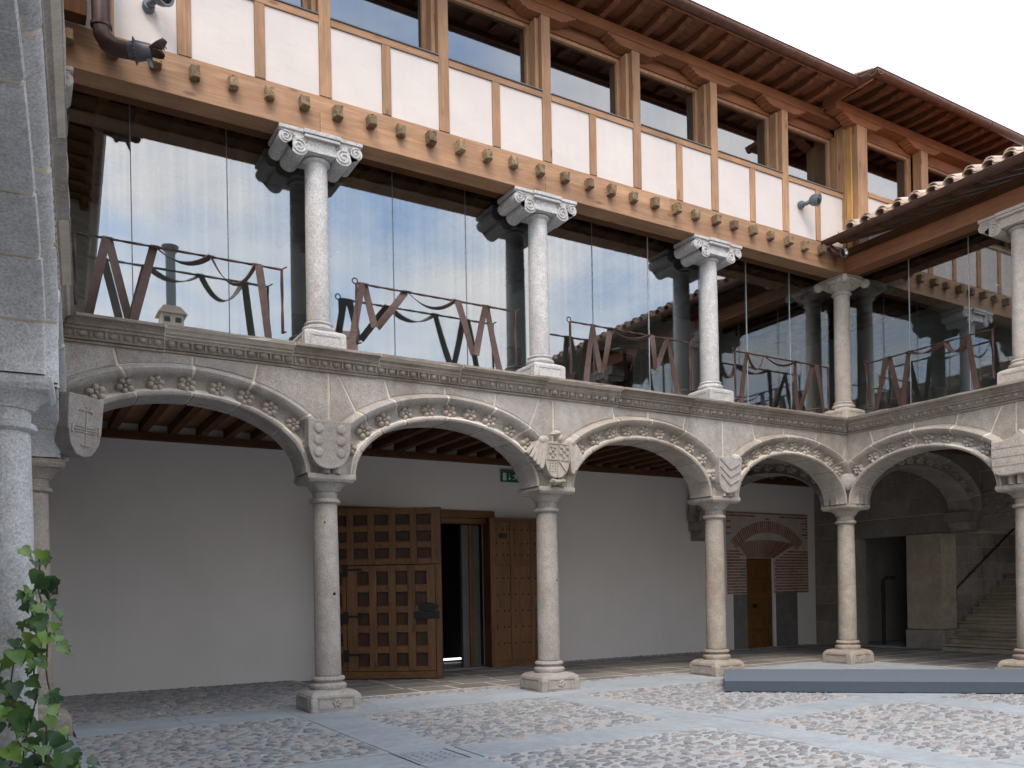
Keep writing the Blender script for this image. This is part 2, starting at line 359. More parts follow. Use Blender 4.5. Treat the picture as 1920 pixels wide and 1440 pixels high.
def make_arch(F, c, hb, ai, ae, label, joints, nros, mat, group=None, mort='mortar', bi=.885, be=1.285, ros0=21, rr=.122, name='stone_arch', plainback=False):
    base = F(c, 0, 0); root = thing(name, label, 'arch', (base[0], base[1], ZS), group)
    clamp = hb-.006
    def I(t): return (ai*math.cos(t), bi*math.sin(t))
    def E(t): return (max(-clamp, min(clamp, ae*math.cos(t))), be*math.sin(t))
    def P(t, u, d, g=0):
        i, e = I(t), E(t)
        return F(c+i[0]+(e[0]-i[0])*u, d, ZS+i[1]+(e[1]-i[1])*u)
    js = [0]+[R(j) for j in joints]+[math.pi]
    for k in range(len(js)-1):
        g0 = .0105 if k else 0; g1 = .0105 if k < len(js)-2 else 0
        t0, t1 = js[k]+g0, js[k+1]-g1; n = max(3, int((t1-t0)/R(3.2)))
        off = rnd.uniform(-.006, .006)
        MB().loops([[P(t0+(t1-t0)*i/n, u, d+(off if d > 0 else 0)) for u, d in PROF] for i in range(n+1)]).build('voussoir', mat, root, smooth=True)
    MB().loops([[P(math.pi*i/48, .03+u*.97, d-.010 if d > 0 else d+.01) for u, d in PROF] for i in range(49)]).build('mortar_joint', M[mort], root, smooth=True, kind='stuff')
    # rosettes at equal steps along the hollow
    ts = [R(ros0)+(math.pi-2*R(ros0))*i/200 for i in range(201)]; ln = [0]
    def RP(t): i, e = I(t), E(t); return (i[0]+(e[0]-i[0])*.40, i[1]+(e[1]-i[1])*.40)
    for i in range(200): a, b = RP(ts[i]), RP(ts[i+1]); ln.append(ln[-1]+math.hypot(a[0]-b[0], a[1]-b[1]))
    for k in range(nros):
        want = ln[-1]*k/(nros-1)+rnd.uniform(-.02, .02); i = min(range(201), key=lambda q: abs(ln[q]-want)); x, z = RP(ts[i])
        place_rosette(root, F, c+x, .212, ZS+z, rr*rnd.uniform(.9, 1.08))
    return root, E, clamp
def shrink(poly, g):
    cx = sum(p[0] for p in poly)/len(poly); cz = sum(p[1] for p in poly)/len(poly)
    wx = max(p[0] for p in poly)-min(p[0] for p in poly); wz = max(p[1] for p in poly)-min(p[1] for p in poly)
    return [(cx+(a-cx)*(1-2*g/max(wx, .1)), cz+(z-cz)*(1-2*g/max(wz, .1))) for a, z in poly]
def make_spandrel(root, F, c, hb, ae, joints, mat, mort='mortar', be=1.285, top=CORN, left=None, right=None, both=True):
    tc = math.acos(min(1, (hb-.006)/ae)); left = -hb if left is None else left; right = hb if right is None else right
    def E(t): return (ae*math.cos(t)*1.0, be*math.sin(t))
    js = []
    for j in joints:
        t = R(j); nx, nz = math.cos(t)/ae, math.sin(t)/be; e = E(t); k = (top-ZS-e[1])/nz
        xt = e[0]+nx*k*.75
        if abs(xt) < hb-.12: js.append((t, xt))
    js = [(tc, hb)]+js+[(math.pi-tc, -hb)]
    for k in range(len(js)-1):
        (t0, x0), (t1, x1) = js[k], js[k+1]; n = max(3, int((t1-t0)/R(4)))
        poly = [(c+E(t0+(t1-t0)*i/n)[0]*.998, ZS+E(t0+(t1-t0)*i/n)[1]+.012) for i in range(n+1)]+[(c+x1, top), (c+x0, top)]
        if min(p[1] for p in poly) > top: continue
        poly = shrink(poly, .014)
        MB().prism(poly, F, .262+rnd.uniform(-.004, .006), -.25).build('wall_stone', mat, root, bevel=.008)
    n = 40
    poly = [(c+E(tc+(math.pi-2*tc)*i/n)[0], ZS+E(tc+(math.pi-2*tc)*i/n)[1]) for i in range(n+1)]+[(c-hb, top), (c+hb, top)]
    MB().prism(poly, F, .250, -.235).build('mortar_bed', M[mort], root, kind='stuff')
CPROF = [(.24, 4.69), (.285, 4.69), (.29, 4.712), (.272, 4.716), (.272, 4.724), (.305, 4.728), (.31, 4.742), (.322, 4.80), (.335, 4.832), (.36, 4.836), (.350, 4.858), (.350, 4.872), (.372, 4.878), (.376, 4.888), (.372, 4.905), (.385, 4.928), (.415, 4.945), (.452, 4.95), (.472, 4.955), (.474, 4.984), (.465, 4.992), (-.25, 5.018), (-.25, 4.69)]
EGG = MB(); EGG.dome((0, 0, 0), .052, .044, .042, up=(0, -1, .25), n=10, rings=3)
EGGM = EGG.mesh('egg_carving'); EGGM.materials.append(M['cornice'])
for p in EGGM.polygons: p.use_smooth = True
DART = MB(); DART.obox((0, -.004, .036), (0, -.004, -.034), (.007, 0, 0), (0, .014, 0))
def make_cornice(F, s0, s1, m0, m1, lens, label, mat, eggs=True, rz=0.0):
    root = thing('stone_cornice', label, 'cornice', F((s0+s1)/2, .25, 4.69))
    cuts = [s0]; i = 0
    while cuts[-1] < s1-1.3: cuts.append(cuts[-1]+lens[i % len(lens)]); i += 1
    cuts.append(s1)
    for k in range(len(cuts)-1):
        a, b = cuts[k]+(.008 if k else 0), cuts[k+1]-(.008 if k < len(cuts)-2 else 0); n = 6
        dz, dd = rnd.uniform(-.006, .006), rnd.uniform(-.008, .008); rows = []
        for q in range(n+1):
            rows.append([F((a+(m0*d if not k else 0))*(1-q/n)+(b-(m1*d if k == len(cuts)-2 else 0))*q/n, d+(dd if d > .25 else 0)+(rnd.uniform(-.007, .007) if d > .47 and 0 < q < n else 0), z+dz+(rnd.uniform(-.006, .004) if z > 4.98 and d > .4 and 0 < q < n else 0)) for d, z in CPROF])
        MB().loops(rows).build('cornice_stone', mat, root, smooth=True)
    MB().loops([[F(s0+m0*d, d-.012, z+(.006 if z < 4.8 else -.006)) for d, z in CPROF], [F(s1-m1*d, d-.012, z+(.006 if z < 4.8 else -.006)) for d, z in CPROF]]).build('mortar_joint', M['mortar'], root, smooth=True, kind='stuff')
    n = int((s1-s0-.33*(m0+m1))/.165); st = s0+m0*.33+.05; dm = MB()
    for k in range(n):
        a = st+k*.165
        q = F(a, .322, 4.788)
        if eggs:
            o = bpy.data.objects.new('egg_carving', EGGM); col.objects.link(o); o.parent = root; o.location = Vector(q)-wl(root); o.rotation_euler = (0, 0, rz)
            o.scale = (rnd.uniform(.85, 1.1), rnd.uniform(.7, 1.15), rnd.uniform(.85, 1.05))
        else: dm.dome(q, .052, .044, .042, up=tuple(Vector(F(a, 1, 4.9))-Vector(F(a, 0, 4.65))), ax=tuple(Vector(F(1, 0, 0))-Vector(F(0, 0, 0))), n=8, rings=3)
        dm.fbox(F, a+.075, a+.091, .318, .350, 4.748, 4.828)
    dm.build('egg_and_dart_moulding', mat, root, kind='stuff')
    return root
JT = [[18, 39, 66, 88, 113, 139, 160], [22, 47, 68, 92, 118, 136, 158], [16, 41, 64, 87, 108, 137, 162], [20, 45, 71, 97, 120, 142, 161]]
FL = ['first arch from the left, carved with rosettes, spanning the plain white back wall',
      'carved rosette arch in front of the big open oak door',
      'carved rosette arch between the winged shield and the chevron shield',
      'narrow looking rosette arch just left of the inner corner column, brick doorway behind']
wall_front = thing('arcade_wall', 'warm granite spandrel wall above the four front arches, pale mortar joints', 'wall', (-7.45, 0, ZS))
for k in range(4):
    c = 1.8625+3.725*k
    make_arch(FRONT, c, 1.8625, 1.50, 2.06, FL[k], JT[k], 11 if k else 11, M['granite_warm'] if k > 1 else M['granite'], 'carved arches of the courtyard arcade')
    make_spandrel(wall_front, FRONT, c, 1.8625, 2.06, JT[k], M['granite'])
wall_right = thing('arcade_wall', 'pale granite spandrel wall above the right wing arch, meeting the inner corner', 'wall', (0, -3.65, ZS))
RL = ['rosette arch of the right wing with the stair hall behind it', 'rosette arch of the right wing beyond the inscribed tablet']
for k in range(2):
    c = 1.825+3.65*k
    make_arch(RIGHT, c, 1.825, 1.48, 2.03, RL[k], JT[k+1], 10, M['granite_warm'], 'carved arches of the courtyard arcade')
    make_spandrel(wall_right, RIGHT, c, 1.825, 2.03, JT[k+1], M['granite_warm'])
wall_left = thing('arcade_wall', 'bluish grey granite spandrel wall of the near left wing, seen edge on', 'wall', LEFT(4.1, 0, ZS))
LL = ['grey granite arch of the left wing reaching back to the corner', 'nearest grey granite arch rising at the left edge above the ivy column']
for k in range(2):
    c, hb = ((2.05, 2.05), (6.85, 2.75))[k]
    make_arch(LEFT, c, hb, hb-.36, hb+.21, LL[k], JT[k], 11, M['granite_grey'], 'carved arches of the courtyard arcade')
    make_spandrel(wall_left, LEFT, c, hb, hb+.21, JT[k], M['granite_grey'])
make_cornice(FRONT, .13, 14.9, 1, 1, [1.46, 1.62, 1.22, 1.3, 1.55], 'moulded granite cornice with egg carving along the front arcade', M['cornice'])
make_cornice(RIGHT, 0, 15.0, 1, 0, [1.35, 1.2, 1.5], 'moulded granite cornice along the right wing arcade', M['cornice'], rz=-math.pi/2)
make_cornice(LEFT, 0, 14.5, .94, 0, [1.5, 1.7], 'moulded granite cornice overhead along the left edge, seen from below', M['granite'], eggs=False)
# inner cross arches in the gallery corner
for F, lab in ((CROSS_A, 'shaded inner arch crossing the front gallery from the corner column to the back wall'), (CROSS_B, 'shaded inner arch with round rosettes in front of the stair hall wall')):
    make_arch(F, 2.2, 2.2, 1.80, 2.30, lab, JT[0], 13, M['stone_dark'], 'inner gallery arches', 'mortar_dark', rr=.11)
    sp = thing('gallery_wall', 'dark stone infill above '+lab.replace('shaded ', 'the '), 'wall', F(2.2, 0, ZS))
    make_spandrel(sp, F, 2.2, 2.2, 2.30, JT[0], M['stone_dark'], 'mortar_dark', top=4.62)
F = frame((-14.9, 0), (0, 1), (1, 0))
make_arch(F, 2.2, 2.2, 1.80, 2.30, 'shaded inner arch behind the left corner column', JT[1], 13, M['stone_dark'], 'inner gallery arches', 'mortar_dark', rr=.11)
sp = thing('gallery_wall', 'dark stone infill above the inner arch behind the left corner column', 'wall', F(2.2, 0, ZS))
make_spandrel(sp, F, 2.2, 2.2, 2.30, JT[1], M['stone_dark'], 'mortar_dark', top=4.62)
for (x, y, lab) in ((0, 4.43, 'dark stone wall corbel beside the brick doorway'), (-14.9, 4.43, 'dark stone wall corbel on the white wall at the left edge'), (4.38, 0, 'dark stone corbel on the stair hall wall below the carved arms')):
    ct = thing('wall_corbel', lab, 'corbel', (x, y, 2.83), 'stone corbels under the inner arches')
    if y: 
        MB().box(x-.30, x+.30, y-.50, y, 3.05, 3.272).build('corbel_cap', M['stone_dark'], ct, bevel=.015)
        MB().prism([(y-.02, 2.80), (y-.02, 3.045), (y-.42, 3.045), (y-.40, 2.97), (y-.30, 2.86)], lambda a, d, z: (x+d, a, z), -.24, .24).build('corbel_bracket', M['stone_dark'], ct, bevel=.012)
    else:
        MB().box(x-.50, x, -.30, .30, 3.05, 3.272).build('corbel_cap', M['stone_dark'], ct, bevel=.015)
        MB().prism([(x-.02, 2.80), (x-.02, 3.045), (x-.42, 3.045), (x-.40, 2.97), (x-.30, 2.86)], lambda a, d, z: (a, d, z), -.24, .24).build('corbel_bracket', M['stone_dark'], ct, bevel=.012)

# ------------------------------------------------------------------ lower columns
def lower_column(mat, label, loc, r=.178, rot=0, half=.345, zb=0.0, group='columns of the lower arcade'):
    t = thing('stone_column', label, 'column', (loc[0], loc[1], zb), group); t.rotation_euler = (0, 0, rot)
    k = dict(local=True); h = half+.018
    m = MB(); rows = []
    for e, z in ((-.0, -.02), (.0, .05), (.0, .17), (-.015, .225), (-.055, .265), (-.13, .285), (-.16, .29)):
        q = h+e; rows.append([(sx*q+rnd.uniform(-.006, .006), sy*q+rnd.uniform(-.006, .006), z) for sx, sy in ((-1, -1), (1, -1), (1, 1), (-1, 1))])
    m.loops(rows).build('plinth', mat, t, bevel=.03, seg=3, **k)
    for (nx, ny) in ((0, -1), (-1, 0)):      # raised frame and flower on the two faces in view
        fm = MB()
        ax = Vector((-ny, nx, 0)) if nx == 0 else Vector((0, 1, 0)); nn = Vector((nx, ny, 0)); c0 = nn*(h)
        for a0, a1, z0, z1 in ((-.26, .26, .185, .205), (-.26, .26, .04, .06), (-.26, -.24, .06, .185), (.24, .26, .06, .185)):
            pts = [c0+ax*a+nn*d+Vector((0, 0, z)) for z in (z0, z1) for a, d in ((a0, -.01), (a1, -.01), (a1, .010), (a0, .010))]
            fm.add(pts, [(3, 2, 1, 0), (4, 5, 6, 7), (0, 1, 5, 4), (1, 2, 6, 5), (2, 3, 7, 6), (3, 0, 4, 7)])
        fm.build('plinth_frame', mat, t, **k)
        o = bpy.data.objects.new('rosette', rnd.choice(ROS)); col.objects.link(o); o.parent = t
        q = Matrix((ax, Vector((0, 0, 1)), nn)).transposed(); o.rotation_euler = q.to_euler(); o.scale = (.068, .068, .05); o.location = c0+Vector((0, 0, .122))
    tor = [(r*.9, .27), (r+.062, .288), (r+.078, .32), (r+.075, .35), (r+.05, .372), (r+.022, .385), (r+.018, .40), (r+.045, .408), (r+.058, .428), (r+.048, .455), (r+.02, .468), (r*.9, .47)]
    MB().lathe(tor, 40).build('base_moulding', mat, t, smooth=True, **k)
    sh = [(r*.98, .46), (r+.004, .50), (r+.002, 1.0), (r, 1.6), (r-.004, 2.2), (r-.012, 2.85), (r-.01, 2.92)]
    MB().lathe(sh, 40).build('shaft', mat, t, smooth='all', **k)
    MB().lathe([(r*.9, 2.885), (r+.012, 2.89), (r+.032, 2.905), (r+.036, 2.925), (r+.03, 2.945), (r+.008, 2.957), (r*.9, 2.958)], 40).build('neck_ring', mat, t, smooth=True, **k)
    MB().lathe([(r*.93, 2.95), (r-.008, 2.955), (r-.006, 3.05), (r+.02, 3.055), (r+.024, 3.072), (r+.04, 3.085), (r+.055, 3.12), (r+.105, 3.152), (r+.125, 3.162), (r+.12, 3.18)], 40).build('capital', mat, t, smooth=True, **k)
    ab = MB(); rows = []
    for e, z in ((-.028, 3.168), (-.02, 3.185), (0, 3.205), (0, 3.262), (-.008, 3.2745)):
        q = half+e; rows.append([(sx*q, sy*q, z) for sx, sy in ((-1, -1), (1, -1), (1, 1), (-1, 1))])
    ab.loops(rows).build('abacus', mat, t, bevel=.012, **k)
    return t
cols = [(M['granite'], 'granite column under the shield with six discs, left of the oak door', (-11.175, 0)),
        (M['granite'], 'granite column with pinkish stains under the winged eagle shield', (-7.45, 0)),
        (M['granite_warm'], 'granite column under the chevron shield, beside the grey ramp end', (-3.725, 0)),
        (M['granite_warm'], 'granite column at the inner corner under the rounded boss', (0, 0)),
        (M['granite_warm'], 'granite column at the right edge under the inscribed tablet', (0, -3.65))]
ct_ = [lower_column(m_, l_, p_) for m_, l_, p_ in cols]
lower_column(M['granite_warm'], 'tan granite column in the left corner, behind the ivy', (-14.77, 0))
lower_column(M['granite_grey'], 'nearest grey granite column at the left edge with ivy climbing it', LEFT(4.1, 0, 0)[:2], r=.19, rot=R(-3.8))
lower_column(M['granite_grey'], 'grey granite column of the left wing just behind the viewer', LEFT(9.6, 0, 0)[:2], r=.19, rot=R(-3.8))
for i, (dx, z, r_) in enumerate(((.05, 1.62, .026), (.075, 1.78, .018), (-.06, 2.62, .012))):       # dowel holes in the shafts
    h_ = MB(); h_.lathe([(.001, 0), (r_, 0), (r_, .012), (r_*.6, .016), (.001, .016)], 12)
    h_.build('dowel_hole', M['void'], ct_[1 if i == 1 else 0], local=True, loc=(dx, -math.sqrt(.176**2-dx*dx)+.012, z), rot=(R(90), 0, math.asin(dx/.176)))

# ------------------------------------------------------------------ upper columns with scrolled capitals
def scroll_outline():
    r = [(0, 7.955), (.585, 7.955), (.585, 7.905)]
    for i in range(10): t = R(62-i*26); r.append((.495+.10*math.cos(t), 7.822+.092*math.sin(t)))
    r.append((.405, 7.80))
    for i in range(10): t = R(25-i*21); r.append((.315+.122*math.cos(t), 7.72+.108*math.sin(t)))
    r += [(.215, 7.70), (.165, 7.70), (0, 7.70)]
    return r
def upper_column(mat, label, loc, rot=0, kind='scroll', cream=False, group='columns of the upper gallery'):
    t = thing('stone_column', label, 'column', (loc[0], loc[1], 5.0), group); t.rotation_euler = (0, 0, rot); k = dict(local=True); z0 = -5.0
    m = MB(); rows = []
    for e, z in ((0, .0), (0, .225), (-.03, .25), (-.09, .275), (-.10, .285)):
        q = .30+e; rows.append([(sx*q, sy*q, z) for sx, sy in ((-1, -1), (1, -1), (1, 1), (-1, 1))])
    m.loops(rows).build('plinth', mat, t, bevel=.015, **k)
    fm = MB()
    for y0, y1 in ((-.308, -.295),):
        for a0, a1, q0, q1 in ((-.22, .22, .175, .192), (-.22, .22, .03, .047), (-.22, -.203, .047, .175), (.203, .22, .047, .175)): fm.box(a0, a1, y0, y1, q0, q1); fm.box(y0, y1, a0, a1, q0, q1)
    fm.build('plinth_frame', mat, t, **k)
    r = .165
    MB().lathe([(r*.9, .27), (r+.05, .285), (r+.068, .315), (r+.062, .345), (r+.03, .362), (r+.022, .372), (r+.035, .38), (r+.042, .398), (r+.02, .42), (r*.9, .425)], 36).build('base_moulding', mat, t, smooth=True, **k)
    MB().lathe([(r*.97, .41), (r+.002, .45), (r, 1.2), (r-.004, 2.0), (r-.01, 2.62), (r-.008, 2.66)], 36).build('shaft', mat, t, smooth='all', **k)
    MB().lathe([(r*.9, 2.63), (r+.012, 2.64), (r+.03, 2.655), (r+.032, 2.675), (r+.02, 2.69), (r*.9, 2.70)], 36).build('neck_ring', mat, t, smooth=True, **k)
    MB().lathe([(r*.9, 2.69), (r-.002, 2.70), (r+.01, 2.78), (r+.07, 2.80), (r+.085, 2.825), (r+.07, 2.85), (r+.02, 2.865), (r*.9, 2.87)], 32).build('capital_bell', mat, t, smooth=True, **k)
    pl_ = scroll_outline(); out_ = pl_+[(-a, z) for a, z in reversed(pl_[1:-1])]
    if kind == 'scroll':
        MB().prism(out_, lambda a, d, z: (a, d, z+z0), -.27, .27).build('scroll_block', mat, t, bevel=.012, **k)
        sp = MB()
        for sg in (-1, 1):
            for cx, cz, rr, tr in ((.495, 7.822, .084, .016), (.315, 7.728, .104, .018)):
                path = []
                for i in range(40):
                    u = i/39; th = 1.2+u*4.2*math.pi*.8; q = rr*(1-.82*u); path.append((sg*(cx+q*math.cos(th)), -.272, cz+q*.92*math.sin(th)+z0))
                sp.tube(path, tr, 6)
        sp.build('volute', mat, t, smooth=True, kind='stuff', **k)
        MB().box(-.592, .592, -.295, .28, 7.922+z0, 7.972+z0).build('abacus', mat, t, bevel=.008, **k)
        MB().box(-.25, .25, -.325, .31, 7.862+z0, 7.905+z0).box(-.262, .262, -.34, .30, 7.91+z0, 7.966+z0).build('abacus_block', mat, t, bevel=.008, **k)
        for sg in (-1, 1):
            for ax_, az_ in ((.42, 7.86), (.24, 7.83)):
                o = bpy.data.objects.new('rosette', rnd.choice(ROS)); col.objects.link(o); o.parent = t; o.rotation_euler = (R(90), 0, 0); o.scale = (.045, .045, .035); o.location = (sg*ax_, -.272, az_+z0)
    else:
        rows = []
        for q, z in ((.17, 2.72), (.22, 2.76), (.30, 2.80), (.36, 2.86), (.37, 2.90), (.345, 2.93), (.345, 2.972)):
            ring = []
            for j in range(24):
                th = 2*math.pi*j/24; cc_ = 1/max(abs(math.cos(th)), abs(math.sin(th))); f = 1+(cc_-1)*min(1, (z-2.7)/.2)*.75
                ring.append((q*f*math.cos(th)+rnd.uniform(-.012, .012), q*f*math.sin(th)+rnd.uniform(-.012, .012), z+rnd.uniform(-.008, .008)))
            rows.append(ring)
        MB().loops(rows).build('capital', mat, t, smooth=True, **k)
        for sx, sy in ((-1, -1), (1, -1), (-1, 1), (1, 1)):
            mm = MB(); mm.lathe([(.001, -.05), (.085, -.045), (.10, 0), (.085, .045), (.001, .05)], 14)
            mm.build('volute', mat, t, smooth=True, local=True, loc=(sx*.325, sy*.325, 2.86), rot=(R(90), 0, math.atan2(sy, sx)))
        for th in (-math.pi/2, math.pi):
            for dz, da in ((2.87, .12), (2.86, -.12), (2.80, 0)):
                o = bpy.data.objects.new('rosette', rnd.choice(ROS)); col.objects.link(o); o.parent = t
                nn = Vector((math.cos(th), math.sin(th), 0)); ax = Vector((0, 0, 1)).cross(nn); o.rotation_euler = Matrix((ax, Vector((0, 0, 1)), nn)).transposed().to_euler()
                o.scale = (.07, .07, .055); o.location = nn*.335+ax*da+Vector((0, 0, dz))
    return t
upper_column(M['granite_white'], 'whitish granite upper column, leftmost full one, scrolled capital', (-11.22, 0))
upper_column(M['granite_white'], 'whitish granite upper column above the eagle shield, scrolled capital', (-7.52, 0))
upper_column(M['granite_white'], 'whitish granite upper column above the chevron shield, scrolled capital', (-3.76, 0))
upper_column(M['granite_cream'], 'cream granite upper column at the inner corner with a weathered block capital', (0, 0), kind='corner')
c6 = upper_column(M['granite_cream'], 'cream granite upper column at the right edge with scrolled capital', (0, -3.65), rot=-math.pi/2)
for k, lab in ((2, 'second cream upper column of the right wing from the corner'), (3, 'third cream upper column of the right wing from the corner')):
    c = copy_tree(c6); c.location = (0, -3.65*k, 5.0); c['label'] = lab
upper_column(M['granite_white'], 'whitish upper column in the left corner, only its capital edge showing', (-14.86, 0), kind='scroll')
for k in (1, 2, 3):
    c = upper_column(M['granite_white'], f'whitish upper column of the left wing, number {k} toward the viewer', LEFT(4.1*k, 0, 0)[:2], rot=math.pi/2-R(3.8)) if k == 1 else copy_tree(c)
    c.location = LEFT((0, 4.1, 9.6, 13.7)[k], 0, 5.0); c['label'] = ['', 'whitish upper column of the left wing nearest the corner', 'whitish upper column of the left wing above the viewer', 'whitish upper column of the left wing behind the viewer'][k]

# ------------------------------------------------------------------ carved shields
def shield_outline(w_, h_, pointed=.5, n=10, chip=0):
    pts = [(-w_/2, 0), (-w_/6, -.012), (0, .008), (w_/6, -.012), (w_/2, 0)]
    for i in range(1, n): t = i/n*math.pi/2; pts.append((w_/2*math.cos(t)**.8 if i else w_/2, -h_*.48-h_*.52*math.sin(t)**1.1))
    pts.append((0, -h_))
    for i in range(n-1, 0, -1): t = i/n*math.pi/2; pts.append((-w_/2*math.cos(t)**.8, -h_*.48-h_*.52*math.sin(t)**1.1))
    return [(a+rnd.uniform(-chip, chip), z+rnd.uniform(-chip, chip)) for a, z in pts]
def face_frame(c, ang, tilt=0):     # local (a right, d out, z up) on a plane at c facing ang (0 = facing -Y)
    nn = Vector((math.sin(ang)*math.cos(tilt), -math.cos(ang)*math.cos(tilt), -math.sin(tilt))); aa = Vector((math.cos(ang), math.sin(ang), 0)); uu = nn.cross(aa)*-1
    uu = aa.cross(nn)*-1 if (aa.cross(nn)).z < 0 else aa.cross(nn)
    c = Vector(c); return lambda a, d, z: tuple(c+aa*a+nn*d+uu*z)
def make_shield(F, w_, h_, label, mat, thick=.16, rim=True, chip=.004):
    t = thing('carved_shield', label, 'coat of arms', F(0, -thick/2, -h_)); ol = shield_outline(w_, h_, chip=chip)
    MB().prism(ol, F, 0, -thick).build('shield_slab', mat, t, bevel=.012)
    return t
def bump_disc(t, F, a, z, r, h, mat, name='disc', n=14):
    MB().loops([[F(a+q*math.cos(2*math.pi*j/n), d, z+q*math.sin(2*math.pi*j/n)) for j in range(n)] for q, d in ((r, -.01), (r, h*.7), (r*.85, h), (r*.4, h*1.08))]).build(name, mat, t, smooth=True)
F1 = face_frame((-14.20, -.50, 4.0), R(40), R(5))
s1 = make_shield(F1, .50, .72, 'tilted granite shield with a faint incised cross at the left corner', M['granite'], .30, chip=.01)
cr_ = MB()
for a0, z0, a1, z1, w0 in ((0, -.13, 0, -.60, .008), (-.17, -.40, .17, -.40, .007), (-.15, -.37, .15, -.37, .006), (-.15, -.43, .15, -.43, .006), (-.07, -.17, .07, -.17, .012), (-.06, -.58, .07, -.58, .01), (-.19, -.34, -.19, -.45, .012), (.19, -.34, .19, -.45, .012), (.06, -.14, .09, -.20, .012), (-.10, -.18, -.05, -.13, .01)):
    p0, p1 = Vector(F1(a0, .004, z0)), Vector(F1(a1, .004, z1)); d_ = (p1-p0).normalized(); n_ = (Vector(F1(0, 1, 0))-Vector(F1(0, 0, 0))); cr_.obox(p0, p1, d_.cross(n_)*w0, n_*.010)
cr_.build('incised_cross', M['granite_warm'], s1, bevel=.004)
F2 = face_frame((-11.24, -.475, 3.985), 0, R(4))
s2 = make_shield(F2, .60, .66, 'granite shield carved with six raised discs, above the column left of the oak door', M['granite'], .2)
for a in (-.155, .155):
    for z in (-.12, -.28, -.44): bump_disc(s2, F2, a+rnd.uniform(-.008, .008), z, .062, .017, M['granite'])
F3 = face_frame((-7.50, -.47, 3.98), 0, R(5))
s3 = make_shield(F3, .47, .58, 'crowned quartered shield held by an eagle with spread wings, above the pinkish column', M['granite_cream'], .18)
q3 = MB()
for a0, a1, z0, z1 in ((-.006, .006, -.56, -.03), (-.21, .21, -.30, -.288), (-.20, -.19, -.27, -.05), (.19, .20, -.27, -.05), (-.2, .2, -.05, -.04)): q3.fbox(F3, a0, a1, -.01, .016, z0, z1)
for i in range(3):
    for j in range(4):
        if (i+j) % 2 == 0: q3.fbox(F3, .02+i*.058, .072+i*.058, -.01, .02, -.105-j*.05, -.062-j*.05)
for i in range(3):
    for j in range(4): q3.dome(F3(-.15+i*.052, 0, -.345-j*.042), .015, .015, .02, up=tuple(Vector(F3(0, 1, 0))-Vector(F3(0, 0, 0))), n=7, rings=2)
for a, z in ((-.14, -.09), (-.07, -.10), (-.105, -.15), (-.15, -.19), (-.06, -.20), (-.10, -.24)): q3.dome(F3(a, 0, z), .03, .022, .028, up=tuple(Vector(F3(0, 1, 0))-Vector(F3(0, 0, 0))), n=8, rings=2)
pa, pb = Vector(F3(.02, .006, -.31)), Vector(F3(.16, .006, -.47)); q3.obox(pa, pb, (.008, 0, .008), (0, -.012, 0))
q3.build('quarterings', M['granite_cream'], s3, smooth=True, kind='stuff')
for sg in (-1, 1):      # wings: overlapping long feathers
    for i in range(5):
        wm_ = MB(); a0 = sg*(.22+i*.035); a1 = sg*(.30+i*.055); zt, zb_ = .02-i*.012, -.46+i*.055-(.05 if sg > 0 else 0)
        wm_.prism([(a0-.035, zt), (a0+.035, zt+.01), (a1+.042, zb_+.05), (a1+.01, zb_), (a1-.035, zb_+.03)], F3, .012-i*.016, -.16)
        wm_.build('wing_feather', M['granite_cream'], s3, bevel=.012)
    wm_ = MB(); wm_.dome(F3(sg*.25, -.05, .0), .10, .075, .07, up=tuple(Vector(F3(0, 1, 0))-Vector(F3(0, 0, 0))), n=12, rings=4); wm_.build('wing_shoulder', M['granite_cream'], s3, smooth=True)
hd = MB(); up3 = tuple(Vector(F3(0, 1, 0))-Vector(F3(0, 0, 0)))
hd.dome(F3(-.03, -.06, .12), .085, .055, .12, up=up3, n=12, rings=4); hd.dome(F3(-.11, -.04, .10), .05, .026, .10, up=up3, n=8, rings=3); hd.dome(F3(.02, -.08, .05), .07, .09, .14, up=up3, n=10, rings=3)
hd.build('eagle_head', M['granite_cream'], s3, smooth=True)
cw = MB(); cw.dome(F3(-.02, -.03, -.645), .11, .045, .10, up=up3, n=12, rings=3)
for a in (-.09, -.03, .04, .10): cw.dome(F3(a, -.02, -.64+abs(a)*.1), .028, .04, .11, up=up3, n=7, rings=3)
cw.build('eagle_claw', M['granite_warm'], s3, smooth=True)
F4 = face_frame((-3.73, -.46, 3.985), R(-6), R(4))
s4 = make_shield(F4, .52, .66, 'granite shield carved with slanting chevron bars, right of the third arch', M['granite'], .2, chip=.008)
for z in (-.03, -.17, -.31, -.44):
    b4 = MB(); n_ = Vector(up3)*.016
    for a0, z0, a1, z1 in ((-.24, z, .0, z-.20), (.0, z-.20, .20, z-.09)):
        k_ = 1-max(0, (-z1-.42))*1.6; p0, p1 = Vector(F4(a0*k_, .002, z0)), Vector(F4(a1*k_, .002, z1)); d_ = (p1-p0).normalized(); b4.obox(p0, p1, d_.cross(n_.normalized())*.017, n_)
    if z > -.4: b4.build('chevron_bar', M['granite'], s4, bevel=.006)
kb = thing('carved_boss', 'rounded shield shaped stone boss above the inner corner column', 'boss', (-.3, -.3, 3.5))
FK = face_frame((-.30, -.30, 3.88), R(-45), R(8))
km = MB(); ol = [(-.25, -.02), (-.1, .015), (.1, .015), (.25, -.02), (.24, -.12), (.15, -.26), (0, -.36), (-.15, -.26), (-.24, -.12)]
km.loops([[FK(a*q, d, -.16+(z+.16)*q) for a, z in ol] for q, d in ((.9, -.2), (1, -.02), (.97, .03), (.82, .075), (.5, .1), (.15, .105))]).build('boss_stone', M['granite'], kb, smooth=True, bevel=.01)
tb = thing('inscribed_tablet', 'square stone tablet with three lines of worn lettering at the right edge', 'tablet', (-.45, -3.68, 3.4))
FT = face_frame((-.47, -3.68, 3.4), R(-90))
